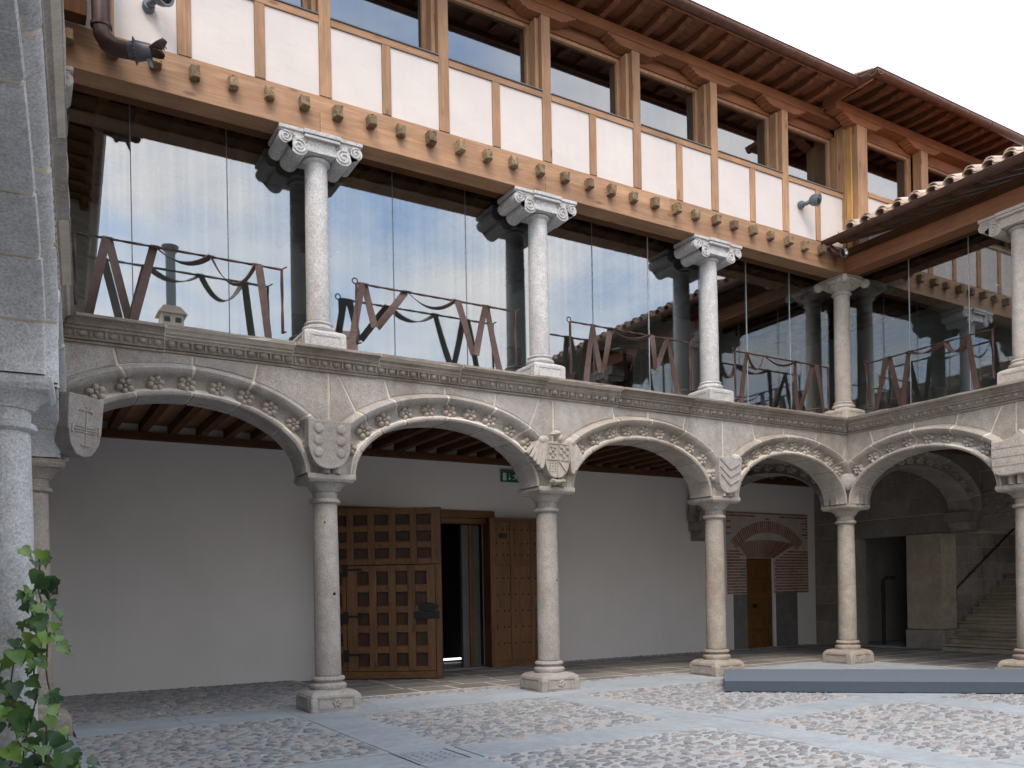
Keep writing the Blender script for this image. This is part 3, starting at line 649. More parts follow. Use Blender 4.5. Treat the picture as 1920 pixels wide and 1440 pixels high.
ol = [(-.36, .64), (-.2, .62), (0, .66), (.12, .78), (.25, .64), (.36, .63), (.37, .3), (.35, .1), (.28, .03), (.1, .035), (-.1, .02), (-.25, .04), (-.34, .12), (-.36, .3)]
MB().prism(ol, FT, 0, -.2).build('tablet_slab', M['granite_cream'], tb, bevel=.018)
tl = MB()
for z in (.19, .34, .49): tl.fbox(FT, -.34, .34, -.01, .004, z-.004, z+.004)
tl.build('ruled_line', M['stone_dark'], tb, kind='stuff')
wi = MB()
for z in (.06, .21, .36, .51):
    q = -.30
    while q < .30:
        hh = rnd.uniform(.05, .095); kk = rnd.randrange(4)
        wi.fbox(FT, q, q+.010, -.01, .004, z, z+hh)
        if kk == 1: wi.fbox(FT, q+.011, q+.035, -.01, .004, z+hh-.012, z+hh)
        if kk == 2: wi.fbox(FT, q+.011, q+.03, -.01, .004, z+hh*.45, z+hh*.45+.010)
        q += rnd.uniform(.035, .06)
wi.build('worn_inscription', M['granite_cream'], tb, kind='stuff')
am = thing('carved_shield', 'dark square coat of arms on the stair hall wall behind the right arch', 'coat of arms', (4.3, -.75, 2.9))
FA = face_frame((4.375, -.72, 2.93), R(-90))
MB().prism([(-.42, .75), (-.1, .80), (.1, .80), (.42, .75), (.42, .2), (.25, .05), (0, 0), (-.25, .05), (-.42, .2)], FA, .06, 0).build('shield_slab', M['stone_dark'], am, bevel=.012)
q = MB()
for a in (-.25, 0, .25):
    for z in (.22, .42, .62): q.dome(FA(a, .055, z), .09, .075, .04, up=(-1, 0, 0), ax=(0, 1, 0), n=9, rings=2)
q.build('quarterings', M['stone_dark'], am, smooth=True, kind='stuff')

# ------------------------------------------------------------------ timber floors: beams, joists, ceilings
ENDS = []
for q in range(4):
    m = MB(); rows = []
    for i, y in enumerate((0, -.04, -.085, -.125, -.14)):
        s_ = (1, 1, .98, .93, .80)[i]
        rows.append([(sx*.062*s_*rnd.uniform(.88, 1.06), y+(rnd.uniform(-.012, .012) if i > 1 else 0), sz*.082*s_*rnd.uniform(.88, 1.06)) for sx, sz in ((-1, -1), (-.3, -1.02), (.4, -1), (1, -1), (1.02, .1), (1, 1), (.3, 1.03), (-.5, 1), (-1, 1), (-1.03, 0))])
    m.loops(rows); me = m.mesh('joist_end'); me.materials.append(M['joist_end']); ENDS.append(me)
fl = thing('timber_beam', 'long pine beam carrying the upper storey over the front gallery, rust stained', 'beam', (-7.4, 0, 7.97))
cuts = [-14.9, -11.24, -7.54, -3.78, -.02]
for i in range(4): MB().box(cuts[i]+(.003 if i else 0), cuts[i+1], -.285, .06, 7.972, 8.262).build('main_beam', M['beam'], fl, bevel=.006)
for x0, x1 in ((-14.9, -9.6), (-9.597, -4.9), (-4.897, -.02)): MB().box(x0, x1, -.275, .02, 8.264, 8.50).build('upper_plank', M['pineX'], fl, bevel=.005)
MB().box(-14.9, -.02, .08, .28, 8.0, 8.20).build('inner_plate', M['darkX'], fl)
gf = thing('gallery_ceiling', 'dark timber ceiling of the upper front gallery with joist ends poking through the beam', 'ceiling', (-7.4, 2.2, 8.2))
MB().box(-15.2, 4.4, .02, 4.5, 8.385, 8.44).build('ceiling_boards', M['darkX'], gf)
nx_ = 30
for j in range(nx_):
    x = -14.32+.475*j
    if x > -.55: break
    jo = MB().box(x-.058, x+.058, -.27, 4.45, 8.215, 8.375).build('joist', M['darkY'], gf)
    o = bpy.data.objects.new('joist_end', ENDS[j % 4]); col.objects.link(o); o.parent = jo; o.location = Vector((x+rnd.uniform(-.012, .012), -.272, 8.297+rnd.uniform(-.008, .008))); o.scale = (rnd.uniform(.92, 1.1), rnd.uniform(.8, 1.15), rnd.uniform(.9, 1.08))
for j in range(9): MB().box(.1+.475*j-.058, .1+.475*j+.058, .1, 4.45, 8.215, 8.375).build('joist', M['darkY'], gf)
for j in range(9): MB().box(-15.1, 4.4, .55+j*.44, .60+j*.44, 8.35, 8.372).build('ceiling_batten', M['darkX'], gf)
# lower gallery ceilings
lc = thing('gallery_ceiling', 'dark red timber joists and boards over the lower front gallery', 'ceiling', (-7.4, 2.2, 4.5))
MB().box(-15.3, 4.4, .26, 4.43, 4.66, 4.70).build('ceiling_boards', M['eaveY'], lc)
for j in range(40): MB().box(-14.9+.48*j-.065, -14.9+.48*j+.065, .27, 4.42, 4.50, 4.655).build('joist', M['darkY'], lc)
MB().box(-15.2, 4.3, 4.24, 4.425, 4.38, 4.50).build('wall_plate', M['darkX'], lc)
MB().box(-15.2, -.1, .27, .42, 4.36, 4.495).build('wall_plate', M['darkX'], lc)
lc2 = thing('gallery_ceiling', 'dark timber joists over the lower right gallery by the stairs', 'ceiling', (2.2, -4, 4.5))
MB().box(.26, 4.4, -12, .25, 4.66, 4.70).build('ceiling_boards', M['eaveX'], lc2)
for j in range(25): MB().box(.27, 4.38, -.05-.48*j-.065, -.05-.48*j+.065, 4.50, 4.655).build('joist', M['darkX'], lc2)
fs = thing('upper_floor', 'upper gallery floor slab behind the stone cornice', 'floor', (-7.4, 2.2, 4.7)); fs['kind'] = 'structure'; del fs['category']
MB().box(-18, 4.4, .25, 4.45, 4.705, 5.0).build('floor_slab', M['interior'], fs); MB().box(.25, 4.4, -15, .248, 4.705, 5.0).build('floor_slab', M['interior'], fs)
MB().box(-18, -15.5, -14.5, .248, 4.705, 5.0).build('floor_slab', M['interior'], fs)

# right wing roof structure
rb = thing('timber_beam', 'orange stained beam under the tiled eave of the right wing', 'beam', (0, -5, 7.97))
cuts = [-.29, -3.66, -7.3, -14.8]
for i in range(3): MB().box(-.285, .06, cuts[i+1], cuts[i], 7.972, 8.27).build('main_beam', M['eaveY'], rb, bevel=.006)
MB().box(.08, .28, -14.8, .05, 8.0, 8.2).build('inner_plate', M['darkY'], rb)
re = thing('tiled_roof', 'low clay tiled roof of the right wing with a row of curved tile mouths', 'roof', (0, -5, 8.3))
sl = math.tan(R(21))
def RZ(x): return 8.47+(x+.92)*sl
for j in range(31):
    y = -.15-.47*j; m = MB()
    m.prism([(-.84, RZ(-.84)-.03), (-.84, RZ(-.84)-.09), (-.70, RZ(-.70)-.16), (-.55, RZ(-.55)-.17), (2.2, RZ(2.2)-.17), (2.2, RZ(2.2)-.03)], lambda a, d, z: (a, d, z), y-.055, y+.055)
    m.build('rafter', M['darkX'], re)
MB().prism([(-.86, RZ(-.86)-.028), (4.6, RZ(4.6)-.028), (4.6, RZ(4.6)), (-.86, RZ(-.86))], lambda a, d, z: (a, d, z), -14.6, -.36).build('roof_boards', M['eaveY'], re)
MB().box(-.25, -.0, -14.8, -.30, 8.272, 8.46).build('blocking', M['darkY'], re)
TILE = MB(); rows_o = []
for (yy, r_) in ((0, .108), (.42, .085)):
    rows_o.append((yy, r_))
pts = []
for yy, r_ in rows_o:
    for rr in (r_, r_-.020):
        for j in range(9): t = math.pi*j/8; pts.append((rr*math.cos(t), yy, rr*math.sin(t)*.85))
fcs = []
for j in range(8): fcs += [(j, j+1, 19+j, 18+j), (9+j+1, 9+j, 27+j, 28+j), (j+1, j, 9+j, 10+j), (18+j, 19+j, 28+j, 27+j)]
fcs += [(0, 18, 27, 9), (8, 17, 35, 26)]
TILE.add(pts, fcs); TM = TILE.mesh('roof_tile'); TM.materials.append(M['tile'])
for p in TM.polygons: p.use_smooth = True
TM.set_sharp_from_angle(angle=R(40))
def put_tile(parent, x, y, z, rz, pitch, flip=False, s=1):
    o = bpy.data.objects.new('roof_tile', TM); col.objects.link(o); o.parent = parent
    o.rotation_euler = (Matrix.Rotation(rz+rnd.uniform(-.04, .04), 4, 'Z') @ Matrix.Rotation(pitch+rnd.uniform(-.02, .02), 4, 'X') @ Matrix.Rotation(math.pi if flip else 0, 4, 'Y')).to_euler()
    o.location = Vector((x, y, z))-wl(parent); o.scale = (s*rnd.uniform(.95, 1.06), 1, s*rnd.uniform(.92, 1.08))
for j in range(30):
    y = -.92-.338*j
    for k in range(3 if j < 14 else 1):
        x = -.90+.36*k
        put_tile(re, x-.03+rnd.uniform(-.015, .015), y, RZ(x)+.075+.012*k, -math.pi/2, R(19))
        put_tile(re, x-.03, y+.169, RZ(x)+.085, -math.pi/2, R(20), True, .95)
    put_tile(re, -.87, y+.01, RZ(-.86)+.125, -math.pi/2, R(19), False, .98)
def gutter(label, path, r, brackets=()):
    g = thing('gutter', label, 'gutter', path[0])
    for a, b in zip(path, path[1:]):
        a, b = Vector(a), Vector(b); u = (b-a).normalized(); first, last = a == Vector(path[0]), b == Vector(path[-1]); a = a if first else a-u*r*.97; b = b if last else b+u*r*.97; s_ = u.cross(Vector((0, 0, 1))); rows = []
        ring = [(r*math.cos(t), r*math.sin(t)) for t in [math.pi+math.pi*i/12 for i in range(13)]]
        ring = [(x*1.0, z) for x, z in ring]+[(x*.9, z*.9+.004) for x, z in reversed(ring)]
        for p in (a, b): rows.append([p+s_*x+Vector((0, 0, z)) for x, z in ring])
        m = MB(); m.loops(rows); m.build('gutter_trough', M['gutter'], g, smooth=True)
        m = MB()
        for sg in (-1, 1): m.tube([a+s_*sg*r+Vector((0, 0, .002)), b+s_*sg*r+Vector((0, 0, .002))], .012, 6)
        m.build('rolled_edge', M['gutter'], g, smooth=True)
        n = int((b-a).length/1.9)
        for i in range(1, n+1):
            q = a+u*1.9*i; rows = []
            for dx in (-.012, .012): rows.append([q+u*dx+s_*x*1.05+Vector((0, 0, z*1.05)) for x, z in ring[:13]]+[q+u*dx+s_*x*.98+Vector((0, 0, z*.98)) for x, z in reversed(ring[:13])])
            MB().loops(rows).build('gutter_joint', M['gutter'], g, smooth=True)
    return g
gr_ = gutter('brown copper gutter along the tiled eave of the right wing', [(-.90, -.30, 8.475), (-.90, -14.6, 8.475)], .095)
dn = thing('downspout', 'frilled gargoyle spout at the end of the right wing gutter, over the corner capital', 'spout', (-.66, -.46, 8.25))
MB().tube([(-.80, -.36, 8.40), (-.74, -.40, 8.30), (-.70, -.47, 8.24), (-.70, -.58, 8.21)], [.06, .065, .07, .075], 14).build('spout_pipe', M['gutter'], dn, smooth=True)
m = MB()
for i in range(18):
    t = 2*math.pi*i/18; c0 = Vector((-.70, -.585, 8.21)); d0 = Vector((math.cos(t), 0, math.sin(t)))
    m.add([c0+d0*.07+Vector((.0, 0, 0)), c0+d0*.085+Vector((-.02*math.sin(t), -.02, .02*math.cos(t))), c0+d0*.115+Vector((0, -.05, 0)), c0+d0*.085+Vector((.02*math.sin(t), -.02, -.02*math.cos(t))), c0+d0*.08+Vector((0, .015, 0))], [(0, 1, 2), (0, 2, 3), (4, 2, 1), (4, 3, 2)])
m.build('frill', M['chrome'], dn)
MB().lathe([(.001, 0), (.066, 0), (.066, .004), (.001, .004)], 16).build('spout_mouth', M['void'], dn, local=True, loc=Vector((-.70, -.581, 8.21))-Vector((-.66, -.46, 8.25)), rot=(R(90), 0, 0))

# ------------------------------------------------------------------ upper timber framed facade
tf = thing('timber_facade', 'timber framed upper storey with pinkish white plaster panels and pine posts', 'facade', (-7.4, 0, 8.5))
YF = -.285
POSTS = [-14.83, -12.99-.0, -11.15, -9.32, -7.48, -5.63, -3.82, -1.95]
STUDS = [-13.91-.0, -12.04, -10.24, -8.42, -6.57, -4.67, -2.85]
FULL = [-14.8, -13.0, -11.15, -9.32, -7.48, -5.63, -3.82, -1.95]
allx = sorted([(x, .085, 1) for x in FULL]+[(x, .068, 0) for x in (-13.88, -12.045, -10.24, -8.42, -6.57, -4.67, -2.85, -1.02)]+[(-.19, .06, 2)])
for x, hw, full in allx:
    if full == 2: continue
    top = 10.85 if full == 1 else 9.505
    MB().box(x-hw, x+hw, YF, -.09, 8.503, top).build('post' if full else 'stud', M['pineZ'], tf, bevel=.006)
for i in range(len(allx)-1):
    (x0, h0, f0), (x1, h1, f1) = allx[i], allx[i+1]
    n = 6; m = MB(); rows = []
    for iz in range(9):
        rows.append([(x0+h0+.002+(x1-h1-x0-h0-.004)*ix/n, YF+.022+.010*math.sin(ix*1.3+iz*.9+i)*rnd.uniform(.2, 1)*(0 < ix < n and 0 < iz < 8), 8.503+(9.503-8.503)*iz/8) for ix in range(n+1)])
    m.loops(rows, closed=False); rows2 = [[(p[0], -.12, p[2]) for p in r] for r in rows]; m.loops(rows2, closed=False)
    m.build('plaster_panel', M['panel'], tf, smooth='all')
fx = [(x, h) for x, h, f in allx if f == 1]+[(-.19, .06)]
for i in range(len(fx)-1):
    (x0, h0), (x1, h1) = fx[i], fx[i+1]
    MB().box(x0+h0+.002, x1-h1-.002, YF-.004, -.06, 9.506, 9.605).build('rail', M['pineX'], tf, bevel=.006)
    MB().box(x0+h0+.002, x1-h1-.002, YF-.022, .02, 9.607, 9.622).build('sill_flashing', M['seam'], tf)
    win = MB(); a, b = x0+h0+.012, x1-h1-.002
    fr = MB()
    for q0, q1, z0, z1 in ((a, a+.05, 9.624, 10.80), (b-.13, b, 9.624, 10.80), (a+.05, b-.13, 10.74, 10.80), (a+.05, b-.13, 9.624, 9.655)): fr.box(q0, q1, -.03, .07, z0, z1)
    f_ = fr.build('window_frame', M['pineZ'], tf, bevel=.006)
    MB().box(b-.068, b-.002, -.20, -.032, 9.624, 10.82).build('jamb', M['pineZ'], tf, bevel=.005)
    MB().box(a+.05, b-.13, .03, .042, 9.655, 10.74).build('window_pane', M['glass_up'], f_)
    MB().box(a, b, -.06, .10, 10.803, 10.93).build('lintel', M['eaveX'], tf)
def bracket(parent, x, y0, y1, z0, z1, ln=.60):
    h = z1-z0; pr = [(-ln, z1), (-ln, z0+h*.75), (-ln+.07, z0+h*.72), (-ln+.085, z0+h*.48), (-ln+.15, z0+h*.45), (-ln+.165, z0+h*.18), (-ln+.24, z0+h*.15), (-ln+.26, z0)]
    pr = pr+[(-a, z) for a, z in reversed(pr)]
    return MB().prism([(x+a, z) for a, z in pr], lambda a, d, z: (a, d, z), y0, y1).build('post_bracket', M['eaveX'], parent, bevel=.006)
for x in FULL: bracket(tf, x, YF-.004, -.075, 10.853, 11.0)
MB().box(-15.4, .10, YF-.012, -.07, 11.003, 11.18).build('wall_plate', M['eaveX'], tf, bevel=.006)
# projecting bay over the corner
bay = thing('timber_facade', 'projecting corner bay of the timber storey with a thick double post', 'facade', (1.5, -.5, 8.5))
YB = -.60
MB().box(-.27, -.06, -.34, -.10, 8.503, 10.98).build('post', M['pineZ'], bay, bevel=.006)
MB().box(-.24, -.11, -.47, -.345, 8.30, 10.98).build('post', wood('yellow_pine', 'Z', (.50, .27, .09), (.60, .36, .13)), bay, bevel=.006)
MB().box(-.20, .04, YB, -.475, 8.10, 10.90).build('post', M['pineZ'], bay, bevel=.006)
MB().box(.043, .12, YB+.01, -.40, 8.10, 10.90).build('post', M['pineZ'], bay, bevel=.006)
for x, hw, top in ((1.42, .06, 9.505), (2.02, .12, 10.90), (3.9, .1, 10.9)): MB().box(x-hw, x+hw, YB, -.40, 8.503, top).build('post' if top > 10 else 'stud', M['pineZ'], bay, bevel=.006)
for x0, x1 in ((.123, 1.357), (1.483, 1.897), (2.143, 3.797)):
    MB().box(x0, x1, YB+.025, -.42, 8.40, 9.503).build('plaster_panel', M['panel'], bay)
for x0, x1 in ((.123, 1.897), (2.143, 3.797)):
    MB().box(x0, x1, YB-.004, -.38, 9.506, 9.605).build('rail', M['pineX'], bay, bevel=.006)
    fr = MB()
    for q0, q1, z0, z1 in ((x0, x0+.05, 9.607, 10.82), (x1-.15, x1, 9.607, 10.82), (x0+.05, x1-.15, 10.76, 10.82), (x0+.05, x1-.15, 9.607, 9.64)): fr.box(q0, q1, -.36, -.26, z0, z1)
    f_ = fr.build('window_frame', M['pineZ'], bay, bevel=.006)
    MB().box(x0+.05, x1-.15, -.31, -.298, 9.64, 10.76).build('window_pane', M['glass_up'], f_)
    MB().box(x0, x1, -.37, -.24, 10.825, 10.95).build('lintel', M['eaveX'], bay)
bracket(bay, 0.0, YB-.004, -.38, 10.903, 11.05); bracket(bay, 2.02, YB-.004, -.38, 10.903, 11.05)
MB().box(-.85, 4.8, YB-.012, -.37, 11.053, 11.23).build('wall_plate', M['eaveX'], bay, bevel=.006)
MB().box(-15.4, -.28, -.02, .09, 10.933, 11.30).build('blocking_board', M['eaveX'], tf)
MB().box(.05, 4.8, -.36, -.25, 10.953, 11.36).build('blocking_board', M['eaveX'], bay)
# rooms behind the windows
ro = thing('upper_room', 'unlit room behind the upper storey windows', 'room', (-5, 2.3, 8.5))
MB().box(-15.3, 5, 4.55, 4.7, 8.44, 11.3).box(-15.3, -15.2, -.05, 4.55, 8.44, 11.3).box(5.0, 5.1, -.3, 4.7, 8.44, 11.3).build('room_wall', M['darkX'], ro)
MB().box(-15.2, 5, .02, 4.55, 8.445, 8.5).build('room_floor', M['darkX'], ro)
MB().box(-15.2, 5, .1, 4.55, 11.22, 11.28).build('room_ceiling', M['darkX'], ro)
for j in range(22): MB().box(-14.9+.9*j-.07, -14.9+.9*j+.07, .1, 4.5, 11.05, 11.215).build('room_joist', M['darkY'], ro)
# main eave
er = thing('main_roof', 'broad timber eave of the main roof with dark rafters and orange boards', 'roof', (-7, 0, 11.2))
def EZ(y, e): return 11.19+(y-YF)*.03 if not e else 11.24+(y-YB)*.05
def rafters(x0, x1, step, yb, ye, e, zt):
    n = int((x1-x0)/step)
    for j in range(n+1):
        x = x0+step*j+rnd.uniform(-.02, .02)
        z = lambda y: EZ(y, e)
        pr = [(yb+.6, z(yb+.6)+.13), (yb+.6, z(yb+.6)), (yb-.1, z(yb-.1)), (ye+.42, z(ye+.42)), (ye+.34, z(ye)+.015), (ye+.24, z(ye)+.055), (ye+.16, z(ye)+.04), (ye+.08, z(ye)+.07), (ye+.05, z(ye)+.13)]
        MB().prism(pr, lambda a, d, zz: (d, a, zz), x-.058, x+.058).build('rafter', M['darkY' if e else 'boardY'], er, bevel=.006, seg=1)
rafters(-15.6, -1.0, .462, YF, -1.04, 0, 0); rafters(-.62, 4.6, .40, YB, -1.42, 1, 0)
def soff(x0, x1, y0, y1, e):
    n = 5
    for i in range(n):
        a, b = y0+(y1-y0)*i/n, y0+(y1-y0)*(i+1)/n-.006
        MB().prism([(a, EZ(a, e)+.132), (b, EZ(b, e)+.132), (b, EZ(b, e)+.155), (a, EZ(a, e)+.155)], lambda q, d, zz: (d, q, zz), x0, x1).build('soffit_board', M['boardX'], er)
soff(-15.8, -.86, -1.07, .35, 0); soff(-.855, 5, -1.45, 0, 1)
MB().box(-15.9, -.87, -1.075, -1.05, EZ(-1, 0)+.02, EZ(-1, 0)+.17).box(-.85, 6, -1.455, -1.43, EZ(-1.4, 1)+.02, EZ(-1.4, 1)+.17).build('fascia_board', M['eaveX'], er)
MB().prism([(-1.08, EZ(-1.1, 0)+.158), (5.0, 13.0), (5.0, 13.1), (-1.08, EZ(-1.1, 0)+.18)], lambda q, d, zz: (d, q, zz), -15.9, -.86).prism([(-1.46, EZ(-1.46, 1)+.158), (5.0, 13.1), (5.0, 13.2), (-1.46, EZ(-1.46, 1)+.18)], lambda q, d, zz: (d, q, zz), -.858, 6).build('roof_deck', M['tile'], er)
MB().box(-.87, -.845, -1.45, -.3, EZ(-1.1, 0)-.02, EZ(-1.1, 0)+.17).build('end_board', M['eaveY'], er)
gutter('brown half round gutter of the main roof, jogging out at the corner bay', [(-16, -1.14, 11.27), (-.86, -1.14, 11.27), (-.86, -1.52, 11.27), (6, -1.52, 11.27)], .10)

# ------------------------------------------------------------------ gallery glass, interiors, railings
gw = thing('glass_wall', 'tall frameless glass panes closing the front gallery, mirroring the cloudy sky', 'glass wall', (-7.4, .37, 5.02))
SE = [-14.8, -13.58, -12.36, -11.13, -9.91, -8.66, -7.41, -6.16, -4.90, -3.65, -2.40, -1.16, .34]
for i in range(len(SE)-1):
    hw_ = (SE[i+1]-SE[i])/2; MB().box(-hw_+.006, hw_-.006, -.006, .006, -1.59, 1.59).build('glass_pane', M['glass'], gw, loc=(SE[i]+hw_, .37, 6.615), rot=(rnd.uniform(-.0014, .0014), 0, rnd.uniform(-.0022, .0022)))
    if i: MB().box(SE[i]-.005, SE[i]+.005, .358, .382, 5.02, 8.21).build('pane_joint', M['seam' if SE[i] < -6 else 'seam_light'], gw)
gw2 = thing('glass_wall', 'glass panes of the right wing gallery, mirroring the timber facade', 'glass wall', (.37, -5, 5.02))
SR = [.31, -1.29, -2.50, -3.72, -4.95, -6.2, -7.4, -8.6, -9.85, -11.1, -14.6]
for i in range(len(SR)-1):
    hw_ = (SR[i]-SR[i+1])/2; MB().box(-.006, .006, -hw_+.006, hw_-.006, -1.59, 1.59).build('glass_pane', M['glass'], gw2, loc=(.37, SR[i]-hw_, 6.615), rot=(0, rnd.uniform(-.0014, .0014), rnd.uniform(-.0022, .0022)))
    if i: MB().box(.358, .382, SR[i]-.006, SR[i]+.006, 5.02, 8.21).build('pane_joint', M['seam_light'], gw2)
iw = thing('gallery_wall', 'plain pale inner wall of the upper front gallery behind the glass', 'wall', (-7, 4.4, 5))
MB().box(-18, 4.5, 4.42, 4.55, 5.0, 8.38).build('wall_face', M['interior'], iw)
iw2 = thing('gallery_wall', 'pale inner wall of the upper right gallery behind the glass', 'wall', (4.4, -7, 5))
MB().box(4.40, 4.52, -15, 4.415, 5.0, 8.38).build('wall_face', M['interior'], iw2)
cl2 = thing('gallery_ceiling', 'dark timber ceiling of the upper right gallery behind the glass', 'ceiling', (2.2, -7, 8.3))
MB().box(.09, 4.4, -15, .015, 8.385, 8.44).build('ceiling_boards', M['darkY'], cl2)
for j in range(31): MB().box(.29, 4.4, -.2-.47*j-.055, -.2-.47*j+.055, 8.215, 8.38).build('joist', M['darkX'], cl2)
for (x0, x1, z0, z1, lab) in ((-3.33, -2.05, 6.45, 7.26, 'dark oil painting seen through the glass left of the chevron column'), (-6.1, -5.2, 6.2, 7.0, 'dark framed picture seen through the glass behind the third upper column'), (-10.3, -9.8, 5.9, 7.0, 'narrow dark picture seen through the glass by the leftmost upper column')):
    pt = thing('painting', lab, 'painting', (x0, 4.38, z0)); fr = MB()
    for a, b, c_, d_ in ((x0, x1, z0, z0+.05), (x0, x1, z1-.05, z1), (x0, x0+.05, z0+.05, z1-.05), (x1-.05, x1, z0+.05, z1-.05)): fr.box(a, b, 4.35, 4.42, c_, d_)
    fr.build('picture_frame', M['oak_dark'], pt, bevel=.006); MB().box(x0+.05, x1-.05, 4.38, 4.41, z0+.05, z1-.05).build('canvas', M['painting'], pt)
tb_ = thing('museum_table', 'wooden table standing behind the glass right of the oil painting', 'table', (-1.1, 3.4, 5.0)); MB().box(-1.6, -.5, 3.0, 3.8, 5.72, 5.78).build('table_top', M['oakX'], tb_, bevel=.005)
for x in (-1.55, -.6):
    for y in (3.05, 3.7): MB().box(x, x+.06, y, y+.06, 5.0, 5.72).build('leg', M['oakZ'], tb_)
st = thing('steel_easel', 'tall steel easel behind the glass beside the corner column', 'easel', (-.55, .75, 5.0))
for a, b in (((-.75, .8, 5.0), (-.42, .7, 6.5)), ((-.25, .85, 5.0), (-.38, .7, 6.5)), ((-.5, 1.2, 5.0), (-.40, .72, 6.45))): MB().tube([a, b], .022, 8).build('leg', M['chrome'], st, smooth=True)
MB().tube([(-.66, .77, 5.6), (-.28, .78, 5.6)], .02, 8).build('crossbar', M['chrome'], st, smooth=True); MB().box(-.46, -.34, .68, .74, 6.42, 6.52).build('head', M['chrome'], st, bevel=.01)

def railing(F, a0, a1, segs, label, ring0=True, zt=6.1, zb=5.22, straps=M['strap']):
    t = thing('iron_railing', label, 'railing', F((a0+a1)/2, 0, zb), 'iron railings of the upper gallery')
    MB().tube([F(a0+(a1-a0)*i/40, 0, zt) for i in range(41)], .017, twist=30, square=True).build('top_bar', M['iron'], t)
    for a in (a0, a1):
        MB().tube([F(a, 0, zb+(zt-zb)*i/24) for i in range(25)], .021, twist=40, square=True).build('twisted_bar', M['iron'], t)
        MB().tube([F(a, -.02, zb+.012), F(a, .15, zb-.02), F(a, .37*0+.0, zb-.05)][:2], .012, 6).build('wall_hook', M['iron'], t)
        if ring0 or a == a1:
            ra = [F(a+(.022 if a == a1 else -.022)+.04*math.cos(2*math.pi*i/16), 0, zt+.03+.04*math.sin(2*math.pi*i/16)) for i in range(17)]
            MB().tube(ra if a == a0 else [F(a, 0, zt-.02), F(a+.02, 0, zt+.02), F(a+.07, 0, zt+.05)], .010, 6).build('end_ring' if a == a0 else 'end_hook', M['iron'], t, smooth=True)
    n_ = Vector(F(0, 1, 0))-Vector(F(0, 0, 0)); u_ = Vector(F(1, 0, 0))-Vector(F(0, 0, 0)); side = 1
    for s_ in segs:
        if len(s_) == 4:
            x0, z0, x1, z1 = s_; dd = side*.026; side = -side if z1 > z0 else side
            p0, p1 = Vector(F(x0, dd, z0)), Vector(F(x1, dd*.8, z1)); d_ = (p1-p0).normalized(); wv = d_.cross(n_).normalized()*.052; m = MB(); rows = []
            for i in range(7):
                q = i/6; p = p0.lerp(p1, q)+n_*(.018*math.sin(math.pi*q)*side); tw = .5*(q-.5)*side; wv2 = (wv*math.cos(tw)+n_*wv.length*math.sin(tw)); th = d_.cross(wv2).normalized()*.005
                rows.append([p+wv2+th, p-wv2+th, p-wv2-th, p+wv2-th])
            m.loops(rows); m.build('iron_strap', straps, t)
        else:
            x0, z0, x1, z1, sag = s_; m = MB(); rows = []
            for i in range(17):
                q = i/16; p = Vector(F(x0+(x1-x0)*q, .0, z0+(z1-z0)*q-sag*4*q*(1-q))); tw = .55*math.cos(math.pi*q)
                dq = Vector((0, 0, 1))*(z1-z0-sag*4*(1-2*q))+u_*(x1-x0); tn = dq.normalized(); bw = (n_*math.cos(tw)+tn.cross(n_)*math.sin(tw))*.048; th = tn.cross(bw).normalized()*.005
                rows.append([p+bw+th, p-bw+th, p-bw-th, p+bw-th])
            m.loops(rows); m.build('hanging_strap', straps, t)
    # loops of strap over the bar
    for s_ in segs:
        for (x, z) in ((s_[0], s_[1]), (s_[2], s_[3])):
            if z > zt-.06: MB().loops([[F(x+sx*.042, .027*math.cos(q), zt-.002+.027*math.sin(q)) for sx, q in ()] or [F(x-.042, .026*math.cos(q), zt+.024*math.sin(q)) for q in [math.pi*i/8 for i in range(9)]]+[F(x-.042, .02*math.cos(q), zt+.019*math.sin(q)) for q in [math.pi*(8-i)/8 for i in range(9)]],
                                       [F(x+.042, .026*math.cos(q), zt+.024*math.sin(q)) for q in [math.pi*i/8 for i in range(9)]]+[F(x+.042, .02*math.cos(q), zt+.019*math.sin(q)) for q in [math.pi*(8-i)/8 for i in range(9)]]]).build('strap_fold', straps, t, smooth=True)
    return t
FX = frame((0, 0), (1, 0), (0, -1))
railing(FX, -14.27, -11.73, [(-14.14, 5.08, -13.92, 6.1), (-13.89, 6.1, -13.66, 5.08), (-13.63, 5.08, -13.37, 6.1), (-13.34, 6.1, -12.68, 6.1, .14), (-12.66, 6.1, -12.09, 6.1, .31), (-12.05, 6.1, -11.93, 5.08)], 'iron railing with draped straps left of the leftmost full upper column')
railing(FX, -10.65, -7.98, [(-10.77, 5.06, -10.57, 6.1), (-10.51, 6.1, -10.37, 5.51), (-10.33, 5.51, -9.88, 6.1), (-9.84, 6.1, -9.06, 6.1, .17), (-9.03, 6.1, -8.77, 5.3), (-8.72, 5.3, -8.53, 6.1), (-8.48, 6.1, -8.27, 5.1)], 'iron railing with two strap zigzags between the two left upper columns')
railing(FX, -6.91, -4.25, [(-6.62, 5.1, -6.45, 6.1), (-6.42, 6.1, -6.27, 5.32), (-6.23, 5.32, -6.06, 6.1), (-6.03, 6.1, -5.2, 6.1, .11), (-5.17, 6.1, -5.1, 5.49), (-5.09, 5.49, -4.79, 6.1), (-4.74, 6.1, -4.52, 5.1)], 'iron railing with straps left of the upper column over the chevron shield')
railing(FX, -3.11, -.47, [(-3.0, 5.1, -2.81, 6.1), (-2.78, 6.1, -2.33, 6.1, .28), (-2.29, 6.1, -1.45, 6.1, .12), (-1.42, 6.1, -1.37, 5.1), (-1.34, 5.1, -.91, 6.1), (-.86, 6.1, -.65, 5.15)], 'iron railing with straps just left of the inner corner upper column')
FR2 = frame((0, 0), (0, -1), (-1, 0))
